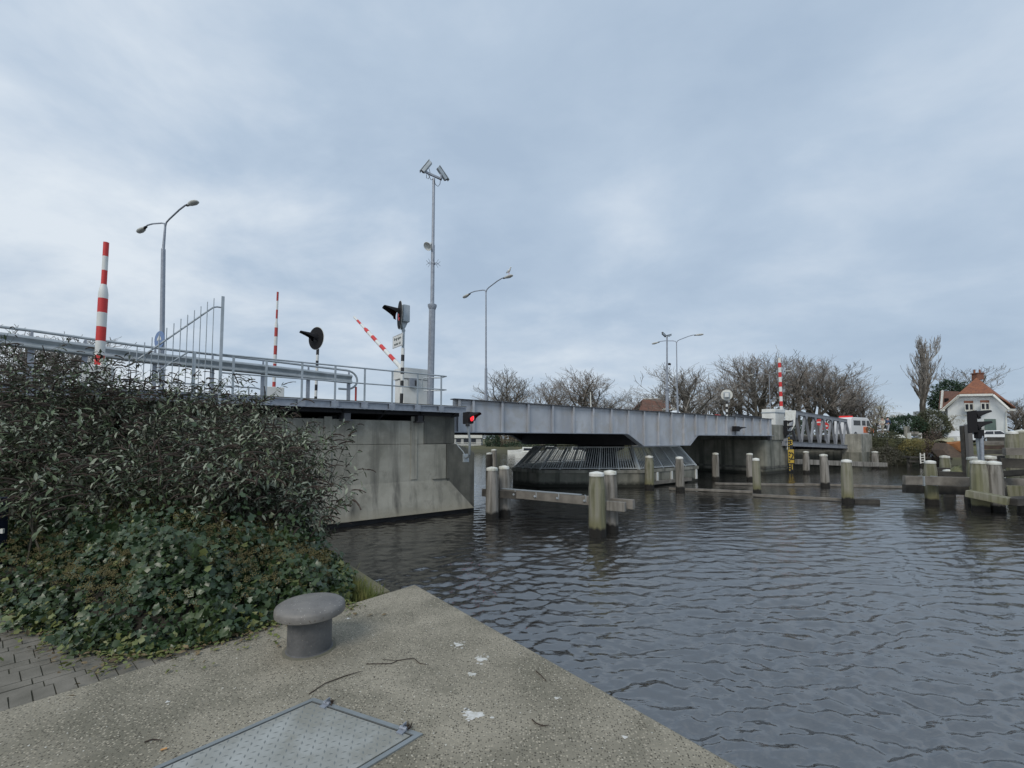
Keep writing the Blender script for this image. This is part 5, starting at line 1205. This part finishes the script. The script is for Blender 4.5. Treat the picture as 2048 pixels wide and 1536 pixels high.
# extension roof on the left of the house
m = MB(); A = at(1884, 783, YH+8); Bq = at(1921, 784, YH+6); Cq = at(1921, 815, YH+3); Dq = at(1881, 819, YH+5); m.slab([A, Bq, Cq, Dq], (0, .3, .12)); rf2 = m.build('roof', TILE2, o)
m = MB(); m.bar(A+Vector((-.1, -.2, .1)), Dq+Vector((-.1, -.2, .1)), .2, .2, up=Vector((0, 1, 0))); m.build('verge_board', CAPW, o)
m = MB(); m.box(at(1893, 800, YH+5.6), (.5, .2, .5)); m.build('roof_hatch', BLACK2, rf2)
m = MB(); m.slab([ex(Dq, HB)+Vector((.6, .3, 0)), Dq+Vector((.6, .3, 0)), ex(Cq, Dq.z)+Vector((0, .3, 0)), ex(Cq, HB)+Vector((0, .3, 0))], (0, 5, 0)); m.build('wing_wall', STUC, o)
# brown roofed house behind the girder
Yb = 84; o = thing('brown_roofed_house', at(1312, 850, Yb), 'house with a long brown tiled roof just above the middle of the girder', 'house')
a, b = at(1279, 822, Yb), at(1345, 822, Yb); c, d = at(1287, 799, Yb+3), at(1338, 799, Yb+3)
m = MB(); m.slab([a, b, d, c], (0, .3, .15)); m.slab([a+Vector((0, 7, 0)), c, d, b+Vector((0, 7, 0))], (0, .3, .15)); rf = m.build('roof', TILE2, o)
m = MB(); m.box(((a.x+b.x)/2, Yb+3.7, (a.z+1.2)/2), (b.x-a.x-.8, 6.4, a.z-1.2)); m.build('wall', M('pale_render', (.5, .5, .46), .8), o)
m = MB(); m.bar(c+UP*.15+Vector((0, .1, 0)), d+UP*.15+Vector((0, .1, 0)), .3, .2); m.build('ridge', CAPW, o)
for px in (1329,): m = MB(); m.box(at(px, 796, Yb+3), (.6, .6, 1.0)); m.build('chimney', BLACK2, rf)
m = MB(); q1_, q2_ = at(1329, 816, Yb-1), at(1352, 823, Yb-1); m.box(((q1_.x+q2_.x)/2, Yb-.2, q1_.z-.2), (q2_.x-q1_.x, 2.2, .35)); m.build('dormer_fascia', CAPW, o)
# white waterside building under the left end of the girder
Yw = 104; o = thing('waterside_building', at(930, 885, Yw), 'long white flat roofed building on the far bank seen under the girder', 'building')
a, b = at(895, 896, Yw), at(962, 869, Yw); m = MB(); m.box(((a.x+b.x)/2, Yw+3, (a.z+b.z)/2), (b.x-a.x, 6, b.z-a.z)); m.build('wall', M('grey_cladding', (.42, .43, .42), .7), o)
m = MB(); m.box(((a.x+b.x)/2, Yw+3, b.z-.35), (b.x-a.x+.6, 6.6, .9)); m.build('roof_edge', CAPW, o)
for px in (917, 932, 947): m = MB(); q = at(px, 882, Yw-.03); m.box(q, (1.1, .06, 1.1)); m.build('window', GLASS, o)
m = MB(); 
for px in range(908, 964, 4): q = at(px, 890, Yw-1.5); m.box(q, (.07, .07, 1.1))
m.bar(at(906, 885, Yw-1.5), at(964, 885, Yw-1.5), .08, .08); m.build('balcony_rail', CAPW, o)
# white hulls seen through the pier railing
def boat(px, yw, Y, L, lab, cabin=True):
    c = at(px, yw, Y); c.z = 0; o = thing('moored_boat', c, lab, 'boat', 'white boats moored on the far side seen under the bridge'); m = MB(); st = []
    for u, w_, zk in ((-.5, .32, .75), (-.3, .46, .72), (.1, .5, .78), (.35, .34, .95), (.5, .02, 1.15)): st.append((u*L, w_*L*.36, zk))
    vs = []
    for x, w_, zk in st: vs += [c+Vector((x, -w_, zk)), c+Vector((x, -w_*.7, -.2)), c+Vector((x, w_*.7, -.2)), c+Vector((x, w_, zk))]
    f = [(4*i+k, 4*i+(k+1) % 4, 4*i+4+(k+1) % 4, 4*i+4+k) for i in range(4) for k in range(4)]+[(0, 1, 2, 3), (19, 18, 17, 16)]
    m.add(vs, f); m.build('hull', CAPW, o, smooth=False, bevel=.03)
    if cabin:
        m = MB(); m.slab([c+Vector((-.30*L, -.11*L, .75)), c+Vector((-.27*L, -.11*L, 1.55)), c+Vector((.06*L, -.11*L, 1.5)), c+Vector((.2*L, -.11*L, .85))], Vector((0, .22*L, 0))); q = m.build('cabin', CAPW, o, bevel=.05)
        m = MB(); m.slab([c+Vector((-.24*L, -.115*L, 1.05)), c+Vector((-.23*L, -.115*L, 1.4)), c+Vector((.04*L, -.115*L, 1.38)), c+Vector((.10*L, -.115*L, 1.08))], Vector((0, .23*L, 0))); m.build('cabin_window', GLASS, o)
boat(1062, 918, 66, 4.6, 'white boat hull left of the dark pivot post seen through the railing'); boat(1108, 912, 74, 5, 'white cabin boat in the middle of the three behind the pier railing')
boat(1160, 914, 70, 4.6, 'white boat rightmost of those behind the pier railing'); boat(1032, 913, 80, 3., 'small open white boat leftmost behind the pier railing', False)
# ---------------------------------------------------------------- vehicles
CARW = M('car_white', (.75, .76, .77), .25); TYRE = M('tyre', (.02, .02, .02), .8); ORG = M('orange_stripe', (.75, .17, .05), .4)
def vehicle(name, c, ang, prof, W_, wheels, lab, cat, glass=(), extra=None):
    X = Vector((math.cos(ang), math.sin(ang), 0)); Yv = Vector((-X.y, X.x, 0)); o = thing(name, c, lab, cat)
    m = MB(); m.slab([c+X*x+UP*z-Yv*(W_/2) for x, z in prof], Yv*W_); m.build('body', CARW, o, bevel=.08)
    for x in wheels:
        for s_ in (-1, 1): m = MB(); m.lathe(c+X*x+Yv*(s_*(W_/2-.08))+UP*.33, [(.33, -.11), (.33, .11)], 18, Yv); w_ = m.build('wheel', TYRE, o); m = MB(); m.lathe(c+X*x+Yv*(s_*(W_/2+.035))+UP*.33, [(.19, -.01), (.17, .01)], 12, Yv); m.build('rim', GALV_L, w_)
    for nm, pts in glass:
        m = MB(); m.slab([c+X*x+UP*z-Yv*(W_/2+.012) for x, z in pts], Yv*(W_+.024)); m.build(nm, GLASS, o)
    return o, X, Yv
vp = [(-2.9, .35), (-2.95, 1.1), (-2.85, 2.35), (-2.6, 2.55), (1.3, 2.55), (1.7, 2.35), (2.35, 1.35), (2.85, 1.1), (2.95, .7), (2.95, .35)]
vc = at(1709, 866, 60); vc.z = 3.0
o, X, Yv = vehicle('ambulance', vc, R(28), vp, 2.0, (-1.9, 1.9), 'white high roofed van with red roof light and orange patches beyond the truss', 'van', [('side_window', [(1.0, 1.45), (1.0, 2.15), (1.55, 2.15), (2.05, 1.45)]), ('side_window', [(-.2, 1.5), (-.2, 2.15), (.7, 2.15), (.7, 1.5)]), ('side_window', [(-2.3, 1.5), (-2.3, 2.15), (-.6, 2.15), (-.6, 1.5)])])
m = MB(); m.box(vc+X*-2.0+UP*2.66, (.9, 1.2, .2), (X, Yv, UP)); m.build('roof_light', M('beacon_red', (.7, .03, .03), .3, emit=((1, .05, .03), .1)), o)
m = MB(); m.slab([vc+X*x+UP*z-Yv*1.03 for x, z in ((.1, .55), (.1, 1.35), (1.2, 1.35), (1.2, .55))], Yv*2.06); m.slab([vc+X*x+UP*z-Yv*1.03 for x, z in ((2.0, .55), (2.0, 1.2), (2.75, 1.05), (2.75, .55))], Yv*2.06); m.build('orange_marking', ORG, o)
cp = [(-2.1, .3), (-2.15, .8), (-1.9, 1.0), (-1.5, 1.42), (.3, 1.46), (1.1, 1.0), (2.0, .82), (2.1, .5), (2.05, .3)]
for px, ang, lb in ((1942, 8, 'white parked car left of the signal pole in front of the white house'), (1982, -4, 'white parked car right of the signal pole in front of the white house')):
    c = at(px, 880, 53); c.z = at(px, 884, 53).z-.1
    vehicle('parked_car', c, R(ang), cp, 1.75, (-1.3, 1.3), lb, 'car', [('side_window', [(-1.5, 1.0), (-1.3, 1.34), (-.5, 1.36), (-.5, 1.0)]), ('side_window', [(-.4, 1.0), (-.4, 1.36), (.25, 1.38), (.85, 1.02)])])
# ---------------------------------------------------------------- people on the road by the hedge
SKIN = M('skin', (.42, .26, .20), .6); DRK = M('dark_hair', (.02, .017, .015), .7)
def skin_obj(name, J, E_, mat, parent, sub=2):
    me = bpy.data.meshes.new(name); o_ = Vector(parent['_o']); me.from_pydata([tuple(Vector(p)-o_) for p, r in J], E_, []); me.materials.append(mat)
    o = bpy.data.objects.new(name, me); COL.objects.link(o); o.parent = parent; o['_o'] = tuple(o_)
    md = o.modifiers.new('skin', 'SKIN'); md.use_smooth_shade = True
    sk = me.skin_vertices[0].data if me.skin_vertices else None
    if sk is None:
        import bmesh
        bm = bmesh.new(); bm.from_mesh(me); bm.verts.layers.skin.verify(); bm.to_mesh(me); bm.free(); sk = me.skin_vertices[0].data
    for i, (p, r) in enumerate(J): sk[i].radius = (r, r)
    sk[0].use_root = True
    s2 = o.modifiers.new('sub', 'SUBSURF'); s2.levels = 1; s2.render_levels = sub; return o
def person(c, ang, lab, top, legs, stride=.28, reach=.25):
    X = Vector((math.cos(ang), math.sin(ang), 0)); Yv = Vector((-X.y, X.x, 0)); o = thing('person', c, lab, 'person')
    def P(x, y, z): return c+X*x+Yv*y+UP*z
    J = [(P(0, 0, .95), .11), (P(0, 0, 1.15), .115), (P(.01, 0, 1.38), .12), (P(.02, 0, 1.50), .055), (P(.05, 0, 1.60), .085), (P(.055, 0, 1.70), .09),
         (P(0, .18, 1.42), .055), (P(.03, .23, 1.15), .042), (P(reach, .22, .98), .032), (P(reach+.09, .21, .95), .028), (P(0, -.18, 1.42), .055), (P(.0, -.23, 1.15), .042), (P(reach*.8, -.22, .96), .032), (P(reach*.8+.09, -.21, .93), .028),
         (P(0, .09, .88), .085), (P(stride*.6, .09, .50), .06), (P(stride*.8, .09, .08), .04), (P(stride*.8+.15, .09, .04), .035), (P(0, -.09, .88), .085), (P(-stride*.2, -.09, .48), .06), (P(-stride, -.09, .10), .04), (P(-stride+.15, -.09, .04), .035)]
    E_ = [(0, 1), (1, 2), (2, 3), (3, 4), (4, 5), (2, 6), (6, 7), (7, 8), (8, 9), (2, 10), (10, 11), (11, 12), (12, 13), (0, 14), (14, 15), (15, 16), (16, 17), (0, 18), (18, 19), (19, 20), (20, 21)]
    skin_obj('body', J, E_, SKIN, o)
    K = [(P(0, 0, .93), .14), (P(0, 0, 1.15), .14), (P(.01, 0, 1.38), .145), (P(0, .185, 1.41), .075), (P(.03, .235, 1.15), .058), (P(reach-.03, .22, 1.0), .048), (P(0, -.185, 1.41), .075), (P(.0, -.235, 1.15), .058), (P(reach*.7, -.22, .99), .048)]
    skin_obj('jacket', K, [(0, 1), (1, 2), (2, 3), (3, 4), (4, 5), (2, 6), (6, 7), (7, 8)], top, o)
    K = [(P(0, 0, .93), .13), (P(0, .09, .85), .10), (P(stride*.6, .09, .50), .075), (P(stride*.78, .09, .12), .06), (P(0, -.09, .85), .10), (P(-stride*.2, -.09, .48), .075), (P(-stride*.96, -.09, .14), .06)]
    skin_obj('trousers', K, [(0, 1), (1, 2), (2, 3), (0, 4), (4, 5), (5, 6)], legs, o)
    m = MB(); m.lathe(P(.035, 0, 1.66), [(.06, -.06), (.102, .0), (.10, .06), (.06, .11), (.01, .125)], 14); m.build('hair', DRK, o, smooth=True)
    return o
pz = at(1766, 866, 50).z
person(at(1766, 866, 50), R(200), 'person in a pale coat with dark hair on the road beside the hedge', M('pale_coat', (.55, .53, .46), .8), M('beige_trousers', (.35, .32, .26), .8), .2)
person(at(1776, 865, 50.5), R(20), 'person in a blue jacket and light trousers walking by the hedge', M('blue_jacket', (.05, .08, .16), .7), M('light_trousers', (.36, .38, .42), .8), .3)
# small items on the bank
Yk = 49; o = thing('bollard_marker', at(1770, 867, Yk), 'short black and white banded road bollard near the two people', 'bollard'); m = MB(); striped(m, at(1770, 868, Yk)-UP*.2, at(1770, 855, Yk), lambda u: .13, 6, 0, 10); m.build('post', [WHITE, BLACK], o, smooth=True)
o = thing('concrete_post', at(1814, 874, 52), 'tall pale concrete post standing in front of the dark hedge', 'post'); m = MB(); a = at(1814, 877, 52); b = at(1813, 854, 52); m.bar(a, b, .45, .3, up=Vector((0, 1, 0))); m.box(b+UP*.03, (.5, .36, .08)); m.build('shaft', CONC, o, bevel=.03)
o = thing('garden_bench', at(1831, 874, 51.5), 'pale wooden bench on the grass by the hedge', 'bench'); a, b = at(1820, 872, 51.5), at(1841, 872, 51.5)
m = MB(); m.bar(a+UP*.1, b+UP*.1, .4, .06); m.build('seat', WOOD, o); m = MB(); m.bar(a+UP*.35+Vector((0, .2, 0)), b+UP*.35+Vector((0, .2, 0)), .04, .3); m.build('backrest', WOOD, o)
for q in (a, b): m = MB(); m.box(q+Vector((0, .1, -.0)), (.08, .45, .7)); m.build('leg', CAPW, o)
o = thing('upturned_boat', at(1799, 873, 51), 'small white upturned dinghy on the grass before the hedge', 'boat'); m = MB(); c = at(1799, 874, 51); m.lathe(c, [(.5, -.1), (.46, .08), (.3, .22), (.08, .28)], 14); m.v = [(c.x+(x-c.x)*1.1, c.y+(y-c.y)*1.0, z) for x, y, z in m.v]; m.build('hull', CAPW, o, smooth=True); m = MB(); m.box(c+UP*.27, (.9, .05, .04)); m.build('keel', GALV, o)
# jetty with ladder on the far shore
YL = 45.3; o = thing('shore_jetty', at(1850, 920, YL), 'low dark timber landing stage along the far shore', 'jetty')
m = MB(); a, b = at(1812, 914, YL), at(1895, 917, YL-.5); m.bar(a, b, 1.2, .16); m.build('deck', WOOD_D, o); m = MB(); m.bar(a-UP*.35+Vector((0, -.3, 0)), b-UP*.35+Vector((0, -.3, 0)), .1, .3); m.build('fascia', WOOD_D, o)
for u in (.05, .35, .65, .95): q = a.lerp(b, u); m = MB(); m.tube([q-UP*2, q+UP*.1], .12, 7); m.build('leg', WOOD_D, o)
Yl = YL-1.0; o = thing('ladder', at(1845, 925, Yl), 'white swimming ladder on the edge of the far landing stage', 'ladder')
for px in (1840.5, 1848.5): m = MB(); m.tube([at(px+.8, 927, Yl), at(px, 906, Yl)], .05, 6); m.build('rail', CAPW, o)
for y in (910, 915, 920, 925): m = MB(); m.bar(at(1840.7, y, Yl), at(1848.9, y, Yl), .05, .07); m.build('rung', CAPW, o)
o = thing('mooring_box', at(1861, 908, YL), 'small pale box on the landing stage beside the ladder', 'box'); m = MB(); c = at(1861, 911, YL); m.box(c, (.38, .3, .45)); m.build('body', GALV_L, o, bevel=.02); m = MB(); m.box(c+UP*.24, (.42, .34, .05)); m.build('lid', CAPW, o)
# orange sheeted heap
c = at(1905, 893, 43); o = thing('sheeted_boat', c, 'boat on the shore under a sloping orange cover beside the dark posts', 'boat')
m = MB(); m.slab([at(1897, 884, 43), at(1925, 882, 41.5), at(1940, 898, 41), at(1930, 905, 42)], (0, .8, -.25)); m.build('orange_cover', M('orange_cover', (.50, .20, .07), .7, var=(.40, .17, .07), sc=3), o)
m = MB(); m.slab([at(1886, 881, 43.4), at(1905, 875, 43.4), at(1940, 884, 42.5), at(1938, 890, 42.5), at(1897, 885, 43.2)], (0, .9, 0)); m.build('pale_cover', M('pale_cover', (.38, .36, .24), .8, var=(.28, .27, .18), sc=3), o)
m = MB(); m.slab([at(1893, 886, 42.9), at(1931, 907, 41.8), at(1945, 915, 41.5), at(1900, 915, 42), at(1886, 900, 42.8)], (0, 1.2, 0)); m.build('hull', M('brown_hull', (.10, .07, .05), .8, var=(.06, .045, .035), sc=4), o)
m = MB(); m.box(at(1916, 877.5, 42.6), (.5, .3, .35)); m.build('white_box', CAPW, o)
# thin white pole in the tree line and pale cabin left of the shrubs
o = thing('flag_pole', at(1181, 830, 80), 'thin white pole rising in front of the tree line above the girder', 'pole'); m = MB(); m.tube([at(1183, 850, 80), at(1181, 786, 80)], [.12, .08], 6); m.build('shaft', CAPW, o); m = MB(); m.lathe(at(1181, 786, 80), [(.13, -.05), (.13, .1)], 8); m.build('finial', CAPW, o)
# pale cabin behind the shrubs on the left
q = at(22, 830, 10.6); o = thing('site_cabin', (q.x, q.y, 1.1), 'pale ribbed cabin wall glimpsed behind the shrubs at the left edge', 'cabin')
m = MB(); m.box((q.x-2.2, q.y+1.2, 2.3), (4.4, 2.4, 2.4)); m.build('wall', M('cabin_pale', (.50, .55, .50), .6), o)
m = MB()
for k in range(7): m.box((q.x-2.2, q.y-.012, 1.45+.32*k), (4.3, .02, .03))
m.box((q.x-.02, q.y-.01, 2.3), (.12, .06, 2.4)); m.build('trim', GALV_L, o); m = MB(); m.box((q.x-2.2, q.y+1.2, 3.53), (4.6, 2.6, .08)); m.build('roof', GALV, o)
# dark blue post cut by the left edge
q = at(-6, 1085, 4.9); o = thing('path_post', q, 'dark blue post cut off by the left edge of the photo in the ivy', 'post'); m = MB(); m.bar(Vector((q.x, q.y, 1.2)), at(-4, 995, 4.9), .12, .12, up=Vector((0, 1, 0))); m.build('shaft', M('post_blue', (.015, .022, .045), .5), o, bevel=.01)
m = MB(); m.box(at(-2, 1062, 4.88), (.1, .02, .05)); m.build('reflector', CAPW, o)

# ================================================================ QUAY DETAILS
# mooring bollard
c = gz(619, 1297, 1.2); r_ = .158; o = thing('mooring_bollard', c, 'grey cast iron mushroom bollard standing on the concrete quay', 'bollard')
m = MB(); m.lathe(c, [(r_*1.12, -.02), (r_*1.10, .004), (r_*1.01, .012), (r_, .03), (r_*.985, .27), (r_*1.0, .29)], 48); m.build('stem', CAST, o, smooth=True)
cr_ = .252; m = MB(); m.lathe(c+UP*.268, [(r_*.9, .02), (cr_*.95, .0), (cr_*.99, .006), (cr_*1.0, .02), (cr_*.995, .050), (cr_*.975, .062), (cr_*.90, .076), (cr_*.70, .092), (cr_*.40, .103), (.02, .108)], 64); m.build('cap', M('bollard_cap_paint', (.20, .19, .175), .48, var=(.125, .12, .115), sc=7, det=10, bump=.004, bsc=60, spots=[((.10, .085, .07), 28, .16), ((.34, .33, .30), 45, .2)]), o, smooth=True)
m = MB(); m.lathe(c+UP*.0005, [(r_*1.22, -.006), (r_*1.2, .002), (r_*1.12, .005), (r_*1.02, .008)], 40); m.build('grout_ring', M('grout', (.16, .15, .12), .9, var=(.11, .11, .075), sc=9), o)
# tread plate hatch
HA, HBt, HC = gz(627, 1398, 1.2), gz(846, 1470.5, 1.2), gz(314, 1535, 1.2); U = (HBt-HA); W1 = (HC-HA).normalized(); Lh = 1.55
PLATE = M('tread_plate', (.38, .395, .38), .6, .1, var=(.25, .255, .23), sc=4, det=10, blot=((.22, .215, .18), 2.5, .6), bump=.0006, bsc=60)
LOZ = M('tread_lozenge', (.20, .215, .21), .55, .1)
o = thing('steel_hatch', HA, 'galvanised tread plate hatch with two hinges set into the concrete quay', 'hatch'); Lu = U.length; Un = U.normalized()
P4 = [HA, HA+U, HA+U+W1*Lh, HA+W1*Lh]; m = MB()
def strip(a, b, inn, w_):
    m.slab([a, b, b+inn*w_, a+inn*w_], UP*.009)
fwid = .028
Vn = UP.cross(Un).normalized(); Vn = Vn if Vn.dot(W1) > 0 else -Vn; Wn = UP.cross(W1).normalized(); Wn = Wn if Wn.dot(Un) > 0 else -Wn
kk = fwid/abs(W1.dot(Vn)); 
m.slab([P4[0], P4[1], P4[1]-Un*kk*1.0+W1*kk, P4[0]+Un*kk+W1*kk], UP*.009); m.slab([P4[0], P4[0]+Un*kk+W1*kk, P4[3]+Un*kk-W1*kk, P4[3]], UP*.0088)
m.slab([P4[1], P4[2], P4[2]-Un*kk-W1*kk, P4[1]-Un*kk+W1*kk], UP*.0092); m.slab([P4[3], P4[3]+Un*kk-W1*kk, P4[2]-Un*kk-W1*kk, P4[2]], UP*.0086)
m.build('frame', M('frame_steel', (.30, .33, .34), .5, .5, var=(.24, .26, .26), sc=6), o)
m = MB(); g0 = kk*.98; m.slab([P4[0]+Un*g0+W1*g0, P4[1]-Un*g0+W1*g0, P4[2]-Un*g0-W1*g0, P4[3]+Un*g0-W1*g0], UP*.0015); m.build('gap', BLACK, o)
g1 = kk+.013; Q4 = [P4[0]+Un*g1+W1*g1, P4[1]-Un*g1+W1*g1, P4[2]-Un*g1-W1*g1, P4[3]+Un*g1-W1*g1]
m = MB(); m.slab(Q4, UP*.0075)
lu = (Q4[1]-Q4[0]).length; lw = (Q4[3]-Q4[0]).length; stp = .040
# raised lozenges, alternately along the two directions
E1 = Un; E2 = UP.cross(Un).normalized(); E2 = E2 if E2.dot(W1) > 0 else -E2; diagA, diagB = (E1+E2).normalized(), (E1-E2).normalized(); loz = []
i = 0
while i*stp < lu-.0:
    j = 0
    while j*stp < lw:
        p = Q4[0]+Un*(i*stp+.016)+W1*(j*stp+.016); d1, d2 = (diagA, diagB) if (i+j) % 2 else (diagB, diagA); z = UP*.0075; h = UP*.0022
        if (i*stp+.03) < lu and (j*stp+.03) < lw: m.add([p+z+d1*.016, p+z+d2*.0055, p+z-d1*.016, p+z-d2*.0055, p+z+h+d1*.007, p+z+h-d1*.007], [(0, 1, 5, 4), (1, 2, 5), (2, 3, 4, 5), (3, 0, 4)], 1)
        j += 1
    i += 1
m.build('tread_plate', [PLATE, LOZ], o)
for px, py in ((654, 1410), (807, 1461)):
    c = gz(px, py, 1.205); m = MB(); m.tube([c+Un*-.022+UP*.012, c+Un*.022+UP*.012], .011, 10); m.box(c+Vn*.02+UP*.006, (.04, .04, .007), (Un, Vn, UP)); m.box(c-Vn*.008+UP*.020, (.006, .03, .03), (Un, Vn, UP)); hg = m.build('hinge', GALV, o)
    g = np.random.default_rng(int(px)); n = 26; P = np.array(c+Vn*-.012+Un*.012)+g.normal(0, .009, (n, 3))*np.array([1, 1, .3]); D = np.stack([g.normal(.3, .5, n), g.normal(.3, .5, n), g.uniform(.2, 1, n)], 1)
    V, F = scatter(LV, LF, P, D, unit(n, g), np.stack([np.full(n, .006), g.uniform(.02, .045, n), np.full(n, .01)], 1)); dd = np_mesh('dry_debris', V, F, BUDS, hg, org=hg['_o'])
# bird droppings
DROP = M('bird_dropping_white', (.66, .66, .64), .8, var=(.42, .41, .36), sc=30); g = random.Random(12)
def splat(px, py, r, lab, nn=0):
    c = gz(px, py, 1.2); m = MB(); n = 22; pts = []
    for k in range(n): a = 2*math.pi*k/n; rr = r*(1+.28*math.sin(3*a+g.random()*2)+g.uniform(-.22, .22)); pts.append(c+Vector((math.cos(a)*rr*1.2, math.sin(a)*rr*.9, .0012)))
    m.slab(pts, UP*.0016)
    for _ in range(nn):
        a = g.uniform(0, 6.28); q = c+Vector((math.cos(a), math.sin(a), 0))*r*g.uniform(1.2, 2.6); s_ = r*g.uniform(.08, .28); m.slab([q+Vector((math.cos(k)*s_*1.5, math.sin(k)*s_, .0012)) for k in np.linspace(0, 5.5, 7)], UP*.0012)
    o = m.build('bird_dropping', DROP); tag(o, lab, 'bird dropping', 'bird droppings on the quay', 'thing')
splat(948, 1431, .042, 'largest white bird dropping, right of the hatch', 8); splat(943, 1349, .022, 'oval white dropping between the bollard and the water edge', 1)
splat(963, 1319, .032, 'ragged white dropping near the water edge', 12); splat(917, 1290, .026, 'scattered thin white dropping highest up on the quay', 14); splat(1113, 1397, .012, 'small white fleck near the water edge', 2)
splat(1250, 1475, .012, 'small white fleck lowest and nearest the water edge', 1); splat(335, 1404, .010, 'tiny white fleck left of the hatch', 1); splat(697, 1237, .014, 'white fleck just behind the bollard cap', 2)
# twigs
def twig(pts, r, lab, fork=None):
    pts = [gz(x, y, 1.2)+UP*(r*1.3+.004*(i % 2)) for i, (x, y) in enumerate(pts)]; m = MB(); m.tube(pts, [r]*(len(pts)-1)+[r*.5], 5)
    if fork: m.tube([gz(x, y, 1.2)+UP*r*1.6 for x, y in fork], r*.6, 4)
    tag(m.build('twig', BUDS), lab, 'twig', 'fallen twigs on the quay', 'thing')
twig([(618, 1389), (650, 1369), (690, 1353), (722, 1345)], .0032, 'long thin twig lying above the hatch corner'); twig([(732, 1329), (783, 1329), (795, 1322), (827, 1318), (840, 1328), (855, 1331)], .0028, 'crooked twig between the bollard and the water', [(795, 1322), (765, 1320)])
twig([(1072, 1343), (1082, 1353), (1093, 1364)], .0035, 'short dark twig by the water edge'); twig([(1064, 1440), (1072, 1449), (1085, 1453), (1098, 1453)], .0034, 'curved dark twig right of the largest dropping')
twig([(289, 1486), (305, 1482), (324, 1482)], .004, 'short thick twig left of the hatch')
o = MB(); a, b = gz(321, 1500, 1.208), gz(334, 1496, 1.208); o.tube([a, b], .0045, 8); tag(o.build('cigarette_end', M('cigarette_filter', (.55, .30, .12), .8)), 'orange cigarette end lying left of the hatch', 'cigarette end', kind='thing')
# scattered pale stones and flakes on the concrete
g = np.random.default_rng(9); n = 420; a = g.uniform(0, 1, (n, 2)); base = np.array(C0)[None]-np.array(EDGE)[None]*(a[:, :1]*5.5)-np.array(VN)[None]*(a[:, 1:]*5.2)
V, F = scatter(LV, LF, base+np.array([0, 0, .003]), np.concatenate([g.normal(size=(n, 2)), np.zeros((n, 1))], 1), np.array([0, 0, 1.])+g.normal(0, .12, (n, 3)), np.stack([g.uniform(.004, .012, n), g.uniform(.006, .02, n), np.full(n, .004)], 1))
o = np_mesh('grit', V, F, [M('pale_flakes', (.55, .53, .46), .8), M('dark_flakes', (.08, .07, .05), .9)], mi=np.repeat((g.uniform(size=n) < .4).astype(int), len(LF))); tag(o, 'pale stone flakes and leaf crumbs scattered on the concrete', 'grit', kind='stuff')
# clean the helper property
for o in bpy.data.objects:
    if '_o' in o: del o['_o']
